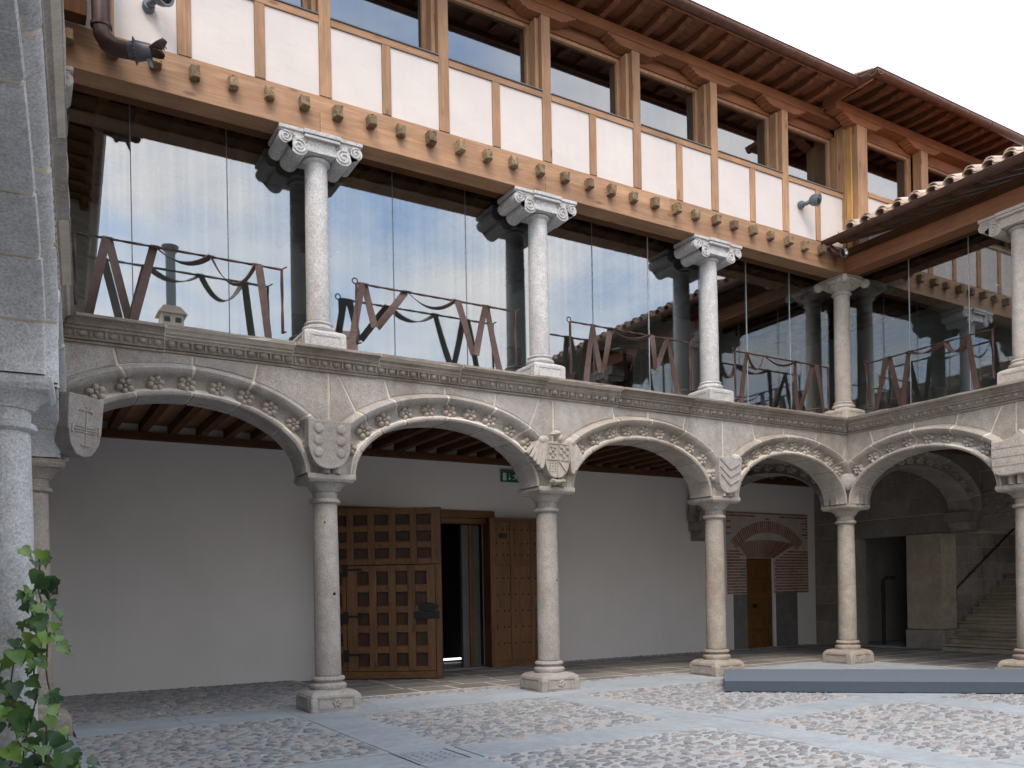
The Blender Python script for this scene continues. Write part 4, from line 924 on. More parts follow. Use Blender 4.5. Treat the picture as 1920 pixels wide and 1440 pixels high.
railing(FR2, .57, 3.13, [(.78, 5.1, 1.02, 6.1), (1.06, 6.1, 1.30, 5.1), (1.34, 5.1, 1.49, 6.1), (1.52, 6.1, 2.21, 6.1, .10), (2.25, 6.1, 2.67, 6.1, .24), (2.70, 6.1, 2.84, 5.1)], 'iron railing with straps in the right wing, right of the corner column')

# ------------------------------------------------------------------ ground and paving
g = MB(); g.box(-400, 400, -400, 400, -.6, -.06).build('ground', M['soil'], None, kind='structure', label='bare ground under and around the courtyard paving')
def in_view(p):
    v = Vector(p)-CAM; d = v.dot(Fw)
    if d < .5: return None
    x = 960+1584.1*v.dot(Rt)/d; y = 1110-1584.1*v.dot(Up)/d
    return d if -60 < x < 1980 and -60 < y < 1500 else None
cp = thing('cobbled_pavement', 'panels of small rounded river cobbles set in pale mortar', None, (-7, -3, -.05), kind='structure')
PATCH = [(-14.35, -10.42, .55, 4.40), (-10.40, -7.72, .55, 1.0), (-7.70, -4.2, .55, .74),
         (-14.38, -11.76, -3.58, -.50), (-11.06, -8.08, -3.66, -.92), (-7.42, -4.45, -3.66, -.80), (-3.72, -.85, -3.66, -.80),
         (-14.40, -11.76, -7.25, -4.36), (-11.06, -8.08, -7.25, -4.36), (-7.42, -4.45, -7.25, -4.36), (-3.72, -.85, -7.25, -4.36),
         (-11.06, -8.08, -10.9, -7.95), (-7.42, -4.45, -10.9, -7.95), (-3.72, -.85, -10.9, -7.95), (-4.8, 4.2, 4.12, 4.41), (.55, 4.0, -2.9, -2.5)]
spots = []
for (x0, x1, y0, y1) in PATCH:
    MB().box(x0-.02, x1+.02, y0-.02, y1+.02, -.055, -.007).build('mortar_bed', M['ground_mortar'], cp)
    yy = y0+.06; row = 0
    while yy < y1-.04:
        xx = x0+.06+(.09 if row % 2 else 0)
        while xx < x1-.05:
            if rnd.random() < .95: spots.append((xx+rnd.uniform(-.045, .045), yy+rnd.uniform(-.035, .035), rnd.uniform(.040, .078), rnd.uniform(.024, .042), rnd.uniform(-.5, .5)))
            xx += rnd.uniform(.125, .185)
        yy += .092; row += 1
COB = []
def cob_pts(r):
    rows = []; n = 9; ph = [r.uniform(.82, 1.1) for _ in range(n)]
    for q, z in ((1, -.014), (.96, .0), (.74, .009), (.34, .0135)): rows.append([(q*ph[j]*math.cos(2*math.pi*j/n), q*ph[j]*math.sin(2*math.pi*j/n), z) for j in range(n)])
    return rows
rc = random.Random(3); COBP = [cob_pts(rc) for _ in range(8)]
for r_ in COBP:
    me = MB().loops(r_).mesh('cobble'); me.materials.append(M['cobble'])
    for p in me.polygons: p.use_smooth = True
    COB.append(me)
dist = sorted(((in_view((x, y, 0)) or 1e9), i) for i, (x, y, *_) in enumerate(spots))
near = {i for d, i in dist[:300]}
fv, ff = [], []
for i, (x, y, rx, ry, th) in enumerate(spots):
    k = rnd.randrange(8); sz = rnd.uniform(.8, 1.25)
    if i in near:
        o = bpy.data.objects.new('cobble', COB[k]); col.objects.link(o); o.parent = cp; o.location = Vector((x, y, -.004))-wl(cp); o.rotation_euler = (rnd.uniform(-.06, .06), rnd.uniform(-.06, .06), th); o.scale = (rx, ry, sz)
    else:
        b = len(fv); c_, s_ = math.cos(th), math.sin(th)
        for row in COBP[k]:
            for (px, py, pz) in row: fv.append((x+px*rx*c_-py*ry*s_, y+px*rx*s_+py*ry*c_, pz*sz-.004))
        for q in range(3):
            for j in range(9): ff.append((b+q*9+j, b+q*9+(j+1) % 9, b+(q+1)*9+(j+1) % 9, b+(q+1)*9+j))
        ff.append(tuple(b+27+j for j in range(9)))
me = bpy.data.meshes.new('cobble_field'); me.from_pydata(fv, [], ff); me.update()
for p in me.polygons: p.use_smooth = True
obj('cobble_field', me, M['cobble_field'], cp, kind='stuff')
gp = thing('granite_paving', 'smooth pale granite slabs laid in bands between the cobbled panels', None, (-7, -3, -.05), kind='structure')
def slab_run(x0, x1, y0, y1, lx, ly, mat=M['slab'], name='granite_slab', par=gp, j=.006, z=.0, jitter=.25):
    y = y0; row = 0
    while y < y1-.02:
        yn = min(y1, y+ly); yn = y1 if y1-yn < ly*.4 else yn
        x = x0
        while x < x1-.02:
            xn = x+lx*rnd.uniform(1-jitter, 1+jitter); xn = x1 if x1-xn < lx*.5 else xn
            dz = rnd.uniform(-.002, .001)
            MB().box(x+j/2, xn-j/2, y+j/2, yn-j/2, z-.05, z+dz).build(name, mat, par, bevel=.004, seg=1)
            x = xn
        y = yn; row += 1
def slab_col(x0, x1, y0, y1, ly):
    y = y0
    while y < y1-.02:
        yn = y+ly*rnd.uniform(.75, 1.25); yn = y1 if y1-yn < ly*.5 else yn
        MB().box(x0+.003, x1-.003, y+.003, yn-.003, -.05, rnd.uniform(-.003, .002)).build('granite_slab', M['slab'], gp, bevel=.004, seg=1); y = yn
slab_run(-14.38, -11.76, -.48, .53, 1.3, .5); slab_run(-11.76, -.83, -.78, .53, 1.35, .66); slab_run(-.83, .53, -.78, .53, .68, .66)
slab_col(-15.8, -14.4, -13, 4.4, 1.2)
for x0, x1 in ((-11.74, -11.08), (-8.06, -7.44), (-4.43, -3.74)): slab_col(x0, x1, -13, -.80, 1.25)
for x0, x1 in ((-.83, -.15), (-.15, .53)): slab_col(x0, x1, -13, -.80, 1.2)
for y0, y1 in ((-4.34, -3.68), (-7.93, -7.27), (-11.6, -10.92)):
    for x0, x1 in ((-14.38, -11.76), (-11.06, -8.08), (-7.42, -4.45), (-3.72, -.85)): slab_run(x0, x1, y0, y1, 1.3, 1.0)
ff_ = thing('flagstone_floor', 'darker irregular flagstones under the gallery with pale joints', None, (-4, 2, -.05), kind='structure')
MB().box(-10.40, 4.4, 1.02, 4.10, -.055, -.0045).box(-4.18, 4.4, .55, 1.018, -.055, -.0045).box(.55, 4.4, -8, .548, -.055, -.0045).build('mortar_bed', M['mortar'], ff_)
slab_run(-10.40, 4.4, 1.02, 4.10, .95, .62, M['flag'], 'flagstone', ff_, .055, .0, .45)
slab_run(-7.70, -4.2, .76, 1.0, .8, .3, M['flag'], 'flagstone', ff_, .03, .0, .4)
slab_run(-4.18, 4.4, .56, 1.0, .9, .5, M['flag'], 'flagstone', ff_, .055, .0, .45)
slab_run(.56, 4.35, -8, -2.92, 1.1, .75, M['flag'], 'flagstone', ff_, .06, .0, .4); slab_run(.56, 4.35, -2.48, .53, 1.1, .75, M['flag'], 'flagstone', ff_, .06, .0, .4)
dr = thing('drain_cover', 'square granite drain cover with a slot, in the near paving', 'drain cover', (-11.4, -4.0, 0))
MB().box(-11.70, -11.22, -4.30, -3.74, .0, .006).build('cover_slab', M['slab'], dr, bevel=.003)
d_ = MB(); d_.box(-11.215, -11.195, -4.32, -3.74, .0025, .0045); d_.build('slot', M['void'], dr)
d_ = MB()
for i in range(4):
    for k in range(4): d_.lathe([(.001, .0062), (.014, .0062), (.014, .0072), (.001, .0072)], 8, (-11.62+i*.10, -4.2+k*.10, 0))
d_.build('drain_hole', M['void'], dr, kind='stuff')
rp = thing('access_ramp', 'low blue grey carpeted ramp platform lying across the courtyard', 'ramp', (-2.5, -3, 0))
P0, P1, DD = Vector((-5.59, -2.07, 0)), Vector((2.2, -9.25, 0)), Vector((1.33, 1.36, 0))
U_ = (P1-P0).normalized(); m = MB()
up_ = Vector((0, 0, .172)); top = [P0+U_*.0+up_, P1+up_, P1+DD+up_*1.02, P0+DD+up_*1.02]
n_ = U_.cross(Vector((0, 0, 1)))
MB().add([P0+Vector((0, 0, .012)), P1+Vector((0, 0, .012)), P1+DD+Vector((0, 0, .012)), P0+DD+Vector((0, 0, .012))]+[p-Vector((0, 0, .006)) for p in top], [(3, 2, 1, 0), (4, 5, 6, 7), (0, 1, 5, 4), (1, 2, 6, 5), (2, 3, 7, 6), (3, 0, 4, 7)]).build('ramp_side', M['ramp_side'], rp)
MB().add([p-Vector((0, 0, .005)) for p in top]+[p+Vector((0, 0, .002)) for p in top], [(3, 2, 1, 0), (4, 5, 6, 7), (0, 1, 5, 4), (1, 2, 6, 5), (2, 3, 7, 6), (3, 0, 4, 7)]).build('ramp_top', M['ramp'], rp, bevel=.003)

# ------------------------------------------------------------------ back wall of the front gallery, oak doors
bw = thing('gallery_wall', 'smooth white plaster back wall of the lower front gallery, with the door openings', 'wall', (-7, 4.43, 0))
DX0, DX1, DH = -9.72, -6.06, 3.34
m = MB()
for x0, x1, z0, z1 in ((-19, DX0, -.05, 4.66), (DX0, DX1, DH, 4.66), (DX1, 1.70, -.05, 4.66), (1.70, 2.72, 2.38, 4.66), (2.72, 5.3, -.05, 4.66)): m.box(x0, x1, 4.43, 4.75, z0, z1)
m.build('wall_face', M['wall'], bw)
df = thing('door_frame', 'dark oak frame of the wide doorway with an unlit passage behind', 'door frame', (-8.1, 4.4, 0))
MB().box(DX0-.12, DX1+.12, 4.36, 4.60, 3.20, 3.36).build('frame_lintel', M['oakX'], df, bevel=.01)
MB().box(DX0+.02, DX1, 4.42, 4.62, 3.08, 3.195).build('inner_lintel', M['oakX'], df, bevel=.008)
for x0, x1 in ((DX0-.10, DX0+.03), (DX1-.06, DX1+.07)): MB().box(x0, x1, 4.37, 4.60, 0, 3.198).build('frame_post', M['oakZ'], df, bevel=.01)
MB().box(-6.44, -6.34, 4.64, 4.72, 0, 3.07).build('inner_post', M['oakZ'], df, bevel=.006)
MB().box(-6.337, -6.17, 4.68, 4.78, 0, 3.07).box(-6.60, -6.443, 4.68, 4.78, 0, 3.07).build('plaster_jamb', M['jamb_grey'], df)
pr_ = thing('passage', 'black unlit passage behind the open oak doors', 'passage', (-8, 6, 0))
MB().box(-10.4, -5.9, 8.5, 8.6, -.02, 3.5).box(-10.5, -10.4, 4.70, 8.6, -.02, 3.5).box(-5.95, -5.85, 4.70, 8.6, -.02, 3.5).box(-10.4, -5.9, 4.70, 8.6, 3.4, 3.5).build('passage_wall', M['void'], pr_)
MB().box(-10.4, -5.9, 4.45, 8.6, -.05, -.005).build('passage_floor', M['flag'], pr_)
MB().box(-6.75, -6.05, 5.86, 5.90, .06, .10).build('light_gap', M['gap'], pr_)
# left leaf: frame of rails and stiles over recessed square panels, with a wicket
lf = thing('oak_door', 'wide old oak door leaf standing open, grid of square sunk panels and a small wicket', 'door', (-9.7, 3.9, 0))
h0, h1 = Vector((-9.78, 3.86, 0)), Vector((-8.05, 2.72, 0)); du = (h1-h0).normalized(); dn_ = Vector((du.y, -du.x, 0)); LW = (h1-h0).length
DF = lambda a, d, z: tuple(h0+du*a+dn_*d+Vector((0, 0, z)))
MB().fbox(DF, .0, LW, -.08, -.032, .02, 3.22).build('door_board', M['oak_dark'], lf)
def grid(cols_, rows_, a0, a1, z0, z1, d0, d1, mat1, mat2, nm):
    xs = sorted(cols_); zs = sorted(rows_); cur = a0
    for i, (x0, x1) in enumerate(xs+[(a1, a1)]):
        if x0-cur > .01: MB().fbox(DF, cur, x0, d0, d1, z0, z1).build('stile', mat1, lf, bevel=.006)
        cur = x1
    for (x0, x1) in xs:
        cz = z0
        for (q0, q1) in zs+[(z1, z1)]:
            if q0-cz > .01: MB().fbox(DF, x0+.001, x1-.001, d0, d1-.004, cz, q0).build('rail', mat2, lf, bevel=.006)
            cz = q1
        for (q0, q1) in zs:
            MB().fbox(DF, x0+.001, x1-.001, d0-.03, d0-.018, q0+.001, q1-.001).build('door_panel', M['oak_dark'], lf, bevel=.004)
            MB().fbox(DF, x0+.001, x1-.001, d0-.017, d1-.015, q0+.001, q0+.010).build('panel_bead', M['oakX'], lf)
cU = [(LW-.175-.27-.40*i, LW-.175-.40*i) for i in range(6)]
zT = 3.22
rU = [(zT-.325, zT-.125), (zT-.64, zT-.44), (zT-.955, zT-.755)]
grid([c_ for c_ in cU if c_[0] > .02], rU, 0.0, LW, zT-1.06, zT, .001, .06, M['oakZ'], M['oakX'], 'u')
WR = LW-.12; cW = [(WR-.155-.22-.365*i, WR-.155-.365*i) for i in range(4)]; WL = cW[-1][0]-.20
rW = [(zT-1.45, zT-1.19), (zT-1.85, zT-1.58), (zT-2.21, zT-1.97), (zT-2.60, zT-2.34), (zT-2.98, zT-2.725)]
grid(cW, rW, WL, WR, .16, zT-1.075, .004, .062, M['oakZ'], M['oakX'], 'w')
MB().fbox(DF, WR+.008, LW, .001, .05, .02, zT-1.07).build('stile', M['oakZ'], lf, bevel=.006)
MB().fbox(DF, 0, WR, .001, .05, .02, .15).build('rail', M['oakX'], lf, bevel=.006)
grid([(.05, .19)], rW, .0, WL-.012, .16, zT-1.07, .001, .05, M['oakZ'], M['oakX'], 's')
lk = MB(); lk.fbox(DF, LW-.52, LW-.04, .062, .075, 1.13, 1.27); lk.build('lock_plate', M['black_iron'], lf, bevel=.004)
ol = [(LW-.40+.19*math.cos(t)*(1+.08*math.cos(5*t)), 1.35+.085*math.sin(t)) for t in [2*math.pi*i/20 for i in range(20)]]
MB().prism([(a+.15, z) for a, z in ol], DF, .063, .085).build('lock_case', M['black_iron'], lf, bevel=.006)
for z in (2.05, 1.17, .45):
    MB().fbox(DF, WL-.07, WL+.03, .063, .078, z-.11, z+.11).build('hinge_plate', M['black_iron'], lf, bevel=.004); MB().fbox(DF, WL+.03, WL+.30, .063, .072, z+.0, z+.04).build('hinge_strap', M['black_iron'], lf, bevel=.003)
rl = thing('oak_door', 'narrower plank oak door leaf folded back by the pinkish column, rows of iron studs', 'door', (-5.6, 4.2, 0))
RY = 4.10
for x0, x1, z0, z1 in ((-6.22, -6.12, .0, 3.20), (-5.72, -5.66, .13, 3.12), (-5.20, -5.14, .13, 3.12), (-4.78, -4.66, 0, 3.2)): MB().box(x0, x1, RY, RY+.08, z0, z1).build('stile', M['oakZ'], rl, bevel=.006)
for z0, z1 in ((0.0, .128), (2.18, 2.25), (3.122, 3.2)): MB().box(-6.118, -4.782, RY+.004, RY+.08, z0, z1).build('rail', M['oakX'], rl, bevel=.006)
for x0, x1 in ((-6.117, -5.722), (-5.658, -5.202), (-5.138, -4.782)):
    for z0, z1 in ((.13, 2.178), (2.252, 3.12)): MB().box(x0, x1, RY+.014, RY+.06, z0, z1).build('plank', M['oakZ'], rl, bevel=.004)
st_ = MB()
for z in (.5, .85, 1.2, 1.55, 1.9, 2.4, 2.65, 2.95):
    for x in (-6.05, -5.88, -5.77, -5.60, -5.42, -5.26, -5.08): st_.dome((x, RY+.014, z), .022, .022, .016, up=(0, -1, 0), n=8, rings=2)
st_.build('iron_stud', M['black_iron'], rl, smooth=True, kind='stuff')
MB().box(-5.98, -5.80, RY-.008, RY+.0135, 2.76, 2.86).build('latch_plate', M['black_iron'], rl, bevel=.004)
ex = thing('exit_sign', 'small green emergency exit sign under the gallery ceiling', 'exit sign', (-5.5, 4.38, 4.0))
ex0, ex1, ez0, ez1 = -5.74, -5.23, 4.02, 4.24
MB().box(ex0, ex1, 4.39, 4.43, ez0, ez1).build('sign_plate', M['green'], ex, bevel=.004)
MB().box(ex0-.02, ex1, 4.37, 4.43, ez1+.012, ez1+.045).build('sign_lamp', M['camera_grey'], ex, bevel=.004)
sg = MB(); sg.box(ex0+.035, ex0+.125, 4.386, 4.389, ez0+.03, ez1-.02); sg.build('door_symbol', M['white'], ex)
sg = MB(); sg.box(ex0+.20, ex0+.215, 4.386, 4.389, ez0+.08, ez1-.035); sg.prism([(ex0+.165, ez0+.085), (ex0+.25, ez0+.085), (ex0+.207, ez0+.04)], lambda a, d, z: (a, 4.3875+d, z), -.0015, .0015); sg.build('arrow', M['white'], ex)
sg = MB(); fn = lambda a, d, z: (ex0+a, 4.3875+d, ez0+z)
for q in ([(.345, .19), (.375, .20), (.385, .178), (.36, .168)], [(.30, .155), (.37, .165), (.40, .13), (.385, .10), (.345, .115), (.34, .14)], [(.29, .125), (.30, .155), (.33, .15), (.31, .13)], [(.345, .115), (.375, .105), (.35, .065), (.29, .05), (.29, .066), (.335, .078)], [(.385, .10), (.36, .115), (.41, .05), (.45, .045), (.45, .06), (.42, .068)], [(.39, .14), (.40, .155), (.45, .125), (.44, .11)]): sg.prism(q, fn, -.0015, .0015)
sg.build('running_figure', M['white'], ex)
sw = thing('switch_box', 'small dark switch box on the white wall at the left', 'switch box', (-14.4, 4.40, 1.72))
MB().box(-14.48, -14.33, 4.37, 4.43, 1.70, 1.86).build('box_body', M['camera_black'], sw, bevel=.008); MB().box(-14.45, -14.36, 4.362, 4.369, 1.75, 1.81).build('box_lid', M['camera_grey'], sw)

# ------------------------------------------------------------------ brick doorway
bd = thing('brick_doorway', 'red brick panel with two fanned brick arches round the small varnished door', 'doorway', (2.2, 4.4, 0))
BX0, BX1, BZ0, BZ1 = 1.00, 4.08, 1.44, 3.60; DL, DR_, DT = 1.70, 2.72, 2.37
YB_ = 4.405
m = MB(); m.box(BX0, DL-.01, YB_, 4.428, BZ0, BZ1).box(DR_+.01, BX1, YB_, 4.428, BZ0, BZ1).box(DL-.01, DR_+.01, YB_, 4.428, DT+.01, BZ1); m.build('mortar_bed', M['brick_mortar'], bd)
BR = {}
def brick(x0, x1, z0, z1):
    ln_ = round((x1-x0)*50)/50; key = (ln_, rnd.randrange(3))
    if key not in BR:
        b = MB().box(-ln_/2, ln_/2, -.008, .02, -.021, .021); me = b.mesh('brick'); me.materials.append(M['brick']); BR[key] = me
    o = bpy.data.objects.new('brick', BR[key]); col.objects.link(o); o.parent = bd; o.location = Vector(((x0+x1)/2, YB_+rnd.uniform(-.004, .004), (z0+z1)/2))-wl(bd); o.rotation_euler = (0, rnd.uniform(-.012, .012), 0)
acx = 2.5
def fan_brick(p0, p1, w0, w1):
    p0, p1 = Vector(p0), Vector(p1); d = (p1-p0).normalized(); s_ = Vector((-d.z, 0, d.x))
    rows = [[p+s_*a*ww+Vector((0, dd, 0)) for a, dd in ((-1, -.008), (1, -.008), (1, .02), (-1, .02))] for p, ww in ((p0, w0), (p1, w1))]
    MB().loops(rows).build('arch_brick', M['brick'], bd)
CZ2 = 1.40
for i in range(38):      # curved relieving arch
    t = R(46+88*(i+.5)/38); c_, s__ = math.cos(t), math.sin(t)
    fan_brick((acx+1.67*c_, YB_, CZ2+1.67*s__), (acx+1.98*c_, YB_, CZ2+1.98*s__), .020, .024)
for i in range(26):      # splayed flat arch over the door
    t = (i+.5)/26
    fan_brick((1.72+1.0*t, YB_, 2.395), (1.36+2.18*t, YB_, 2.87-.10*(2*t-1)**2), .011, .025)
def clear(x0, x1, z):
    # keeps the courses out of the door, the fans and the plastered arch field
    if DL-.02 < x1 and x0 < DR_+.02 and z < DT+.02: return False
    xm = (x0+x1)/2
    if 2.34 < z < 2.95:
        q = (z-2.39)/.5
        if x1 > 1.68-.40*q and x0 < 2.76+.86*q: return False
    if z > 2.6 and math.hypot(xm-acx, z-CZ2) < 2.12: return False
    if z > 2.92 and z < 3.46 and abs(xm-acx) < 1.38: return False
    return True
z = BZ0+.03
row = 0
while z < BZ1-.02:
    x = BX0+(.0 if row % 2 else -.14)
    while x < BX1:
        a, b = max(x, BX0), min(x+.28, BX1); x += .30
        if b-a < .06: continue
        if not clear(a, b, z):
            if DL-.02 < b and a < DL and z < DT and DL-.03-a > .06: b = DL-.03
            elif a < DR_+.02 and b > DR_ and z < DT and b-DR_-.03 > .06: a = DR_+.03
            else: continue
        brick(a, b, z-.021, z+.021)
    z += .078; row += 1
for x in (2.5,):
    for z in (3.43,): brick(x-.06, x+.06, z-.02, z+.02)
sj = thing('stone_jamb', 'dark grey stone jamb block left of the small varnished door', 'jamb', (1.45, 4.4, 0), 'jamb stones of the small door'); MB().box(1.22, 1.695, 4.395, 4.428, 0, 1.43).build('jamb_stone', stone('jamb_grey', (.13, .13, .13), (.19, .19, .19)), sj, bevel=.008)
sj = thing('stone_jamb', 'dark grey stone jamb block right of the small varnished door', 'jamb', (3.1, 4.4, 0), 'jamb stones of the small door'); MB().box(2.80, 3.62, 4.395, 4.428, 0, 1.45).build('jamb_stone', bpy.data.materials['jamb_grey'], sj, bevel=.008)
dd_ = thing('panelled_door', 'small honey brown varnished wooden door with raised panels', 'door', (2.2, 4.46, 0))
MB().box(DL-.1, DR_+.1, 4.76, 4.80, -.04, DT+.2).build('backing', M['void'], dd_)  # unseen black board added behind the door to stop light leaking in
MB().box(DL+.004, DR_-.004, 4.50, 4.54, .0, DT+.005).build('door_board', M['door_small'], dd_)
for x0, x1, z0, z1 in ((DL+.012, DL+.14, .01, DT-.006), (DR_-.14, DR_-.012, .01, DT-.006)): MB().box(x0, x1, 4.475, 4.499, z0, z1).build('stile', M['door_small'], dd_, bevel=.004)
zr = [.01, .46, .92, 1.38, 1.84, DT-.006]
for i, z in enumerate(zr): MB().box(DL+.142, DR_-.142, 4.477, 4.499, max(.01, z-.05), min(DT-.006, z+.05)).build('rail', M['door_small'], dd_, bevel=.004)
for i in range(5):
    for x0, x1 in ((DL+.16, DL+.38), (DL+.40, DL+.62), (DL+.64, DL+.86)): MB().box(x0, x1, 4.482, 4.499, zr[i]+.075, zr[i+1]-.075).build('door_panel', M['door_small'], dd_, bevel=.012)
MB().box(DL+.27, DL+.42, 4.455, 4.474, 1.06, 1.16).box(DL+.30, DL+.5, 4.445, 4.46, 1.12, 1.14).build('lock', M['black_iron'], dd_, bevel=.004)

# ------------------------------------------------------------------ stair hall wall of the right wing
sw_ = thing('stone_wall', 'dark coursed stone wall of the right gallery with a doorway and the stair opening', 'wall', (4.4, 0, 0))
XW = 4.38
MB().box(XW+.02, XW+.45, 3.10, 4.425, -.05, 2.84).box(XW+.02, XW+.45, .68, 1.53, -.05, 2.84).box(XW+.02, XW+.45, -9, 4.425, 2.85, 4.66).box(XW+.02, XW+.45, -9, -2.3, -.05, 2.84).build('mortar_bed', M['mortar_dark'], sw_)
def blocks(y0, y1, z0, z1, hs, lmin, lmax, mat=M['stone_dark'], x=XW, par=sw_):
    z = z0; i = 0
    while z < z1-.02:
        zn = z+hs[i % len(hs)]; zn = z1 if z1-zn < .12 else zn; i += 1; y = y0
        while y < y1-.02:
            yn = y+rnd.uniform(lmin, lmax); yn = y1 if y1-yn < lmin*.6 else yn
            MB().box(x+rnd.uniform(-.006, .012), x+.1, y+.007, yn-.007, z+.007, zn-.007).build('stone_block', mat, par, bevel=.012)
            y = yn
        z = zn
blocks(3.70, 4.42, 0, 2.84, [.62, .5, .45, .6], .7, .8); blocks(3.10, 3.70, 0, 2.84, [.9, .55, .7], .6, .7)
blocks(-9, 4.42, 2.85, 3.30, [.45], 1.2, 2.1); blocks(-9, 4.42, 3.31, 4.64, [.44, .45, .44], .7, 1.4)
blocks(-9, -2.3, 0, 2.84, [.45, .4, .5], .6, 1.1)
pil = thing('stone_pillar', 'broad plain stone pillar between the dark doorway and the stairs', 'pillar', (4.35, 1.1, 0))
MB().box(4.30, 4.9, .62, 1.56, .50, 2.84).build('pillar_shaft', M['stone_step'], pil, bevel=.02); MB().box(4.27, 4.9, .58, 1.60, 0, .49).build('pillar_base', M['stone_dark'], pil, bevel=.04, seg=3)
hl = thing('dark_room', 'dark stone lobby seen through the doorway behind the corner column', 'room', (6, 2.4, 0))
blocks(1.6, 3.6, 0, 2.9, [.42, .38, .45], .6, 1.0, M['stone_dark'], 8.2, hl)
MB().box(8.32, 8.4, 1.2, 4.2, -.05, 3.2).box(4.85, 8.4, 3.75, 3.85, -.05, 3.2).box(4.92, 8.4, 1.15, 1.25, -.05, 3.2).box(4.84, 8.4, 1.15, 3.85, 3.1, 3.2).build('room_wall', M['mortar_dark'], hl)
MB().box(4.40, 8.4, 1.55, 3.75, -.05, .02).build('room_floor', M['slab'], hl)
po = thing('barrier_post', 'thin black post with a bent top in the dark doorway', 'post', (5.2, 2.6, 0)); MB().tube([(5.0, 2.72, .02), (5.0, 2.72, 1.75), (5.05, 2.66, 1.80), (5.2, 2.5, 1.80)], .045, 10).build('post_tube', M['black_iron'], po, smooth=True)
stp = thing('stone_staircase', 'worn tan stone staircase rising away behind the right hand column', 'stairs', (4.6, -.8, 0))
for i in range(11):
    x0 = 4.22+.30*i; y1 = .60 if i < 2 else .74
    z1 = .17*(i+1); rows = []
    pr = [(x0, z1-.172), (x0, z1-.055), (x0-.05, z1-.045), (x0-.056, z1-.012), (x0-.03, z1), (x0+.5, z1), (x0+.5, z1-.172)]
    for j in range(7):
        y = y1+(-2.35-y1)*j/6; rows.append([(x+rnd.uniform(-.008, .008), y, z+(rnd.uniform(-.012, .004) if z > z1-.06 else 0)) for x, z in pr])
    MB().loops(rows).build('step', M['stone_step'], stp, bevel=.01)
stw = thing('stone_wall', 'squared stone block wall beside the staircase with an iron handrail', 'wall', (6, .8, 0))
z = 0.0
for i, hh in enumerate((.52, .40, .42, .38, .40, .40, .36)):
    x = 4.92
    while x < 8.4:
        xn = x+rnd.uniform(.45, .85)
        MB().box(x+.008, xn-.008, .755+rnd.uniform(-.006, .008), .95, z+.008, z+hh-.008).build('stone_block', M['stone_dark'], stw, bevel=.012); x = xn
    z += hh
MB().box(4.91, 8.6, .775, 1.0, -.05, 3.65).build('mortar_bed', M['mortar_dark'], stw)
MB().box(8.5, 8.6, -2.4, .77, -.05, 4.0).box(4.83, 8.6, -2.5, -2.36, -.05, 2.9).box(4.84, 8.6, -2.5, .77, 3.6, 3.7).build('stair_hall_wall', M['mortar_dark'], stw)
hr = thing('handrail', 'thin black iron handrail sloping up along the stair wall', 'handrail', (5.0, .7, 1.2))
MB().tube([(5.0, .70, 1.16), (5.0, .70, 1.46), (5.04, .69, 1.51), (7.6, .69, 3.02)], .022, 8).build('rail_bar', M['black_iron'], hr, smooth=True)
for x in (5.8, 6.9): MB().tube([(x, .76, 1.51+(x-5.04)*.59-.06), (x, .69, 1.51+(x-5.04)*.59-.06), (x, .69, 1.51+(x-5.04)*.59)], .012, 6).build('bracket', M['black_iron'], hr, smooth=True)

# ------------------------------------------------------------------ cameras, downpipe gargoyle
def cctv(c, yaw_, label):
    t = thing('security_camera', label, 'camera', c, 'ball cameras on the plaster panels'); k = dict(local=True)
    MB().lathe([(.001, 0), (.075, 0), (.075, .05), (.06, .075), (.001, .08)], 20).build('mount', M['camera_grey'], t, smooth=True, rot=(R(90), 0, 0), **k)
    MB().tube([(0, -.06, 0), (.02, -.12, -.01), (.06, -.17, .01)], .04, 12).build('arm', M['camera_grey'], t, smooth=True, **k)
    q = Matrix.Rotation(yaw_, 4, 'Z') @ Matrix.Rotation(R(105), 4, 'X')
    hd_ = MB(); hd_.lathe([(.001, -.10), (.06, -.095), (.095, -.06), (.112, -.01), (.112, .06), (.10, .075), (.001, .075)], 24); h = hd_.build('housing', M['camera_grey'], t, smooth=True, loc=(.12, -.25, .03), rot=q.to_euler(), **k)
    MB().lathe([(.001, .0752), (.088, .0752), (.085, .095), (.05, .115), (.001, .122)], 24).build('lens_dome', M['camera_black'], h, smooth=True, **k)
    MB().lathe([(.09, .07), (.118, .07), (.122, .085), (.112, .095), (.09, .09)], 24).build('rim', M['camera_grey'], h, smooth=True, **k)
cctv((-1.54, -.272, 9.10), R(20), 'grey ball camera on an arm on the plaster panel near the corner')
cctv((-13.42, -.272, 8.98), R(25), 'grey ball camera cut by the top edge at the upper left panel')
dp = thing('downpipe', 'dark brown downpipe ending in a winged gargoyle spout at the upper left', 'downpipe', (-13.97, -.55, 8.2))
MB().tube([(-13.98, -.52, 11.1), (-13.98, -.52, 8.45), (-13.97, -.53, 8.32), (-13.92, -.55, 8.22), (-13.83, -.58, 8.17), (-13.70, -.62, 8.16)], [.105, .105, .105, .105, .10, .095], 16).build('pipe', M['pipe'], dp, smooth=True)
MB().box(-14.62, -14.13, -.50, -.295, 8.503, 11.0).build('corner_board', M['darkZ'], tf, bevel=.006)
for z in (8.95, 8.42): MB().lathe([(.104, -.02), (.12, -.02), (.12, .02), (.104, .02)], 18, (-13.98, -.52, z)).build('pipe_clip', M['pipe'], dp, smooth=True)
ga = MB(); dirp = Vector((.92, -.32, .05)).normalized(); g0 = Vector((-13.70, -.62, 8.16))
ga.tube([g0, g0+dirp*.10, g0+dirp*.18, g0+dirp*.26], [.095, .115, .10, .085], 14); ga.build('gargoyle_neck', M['lead'], dp, smooth=True)
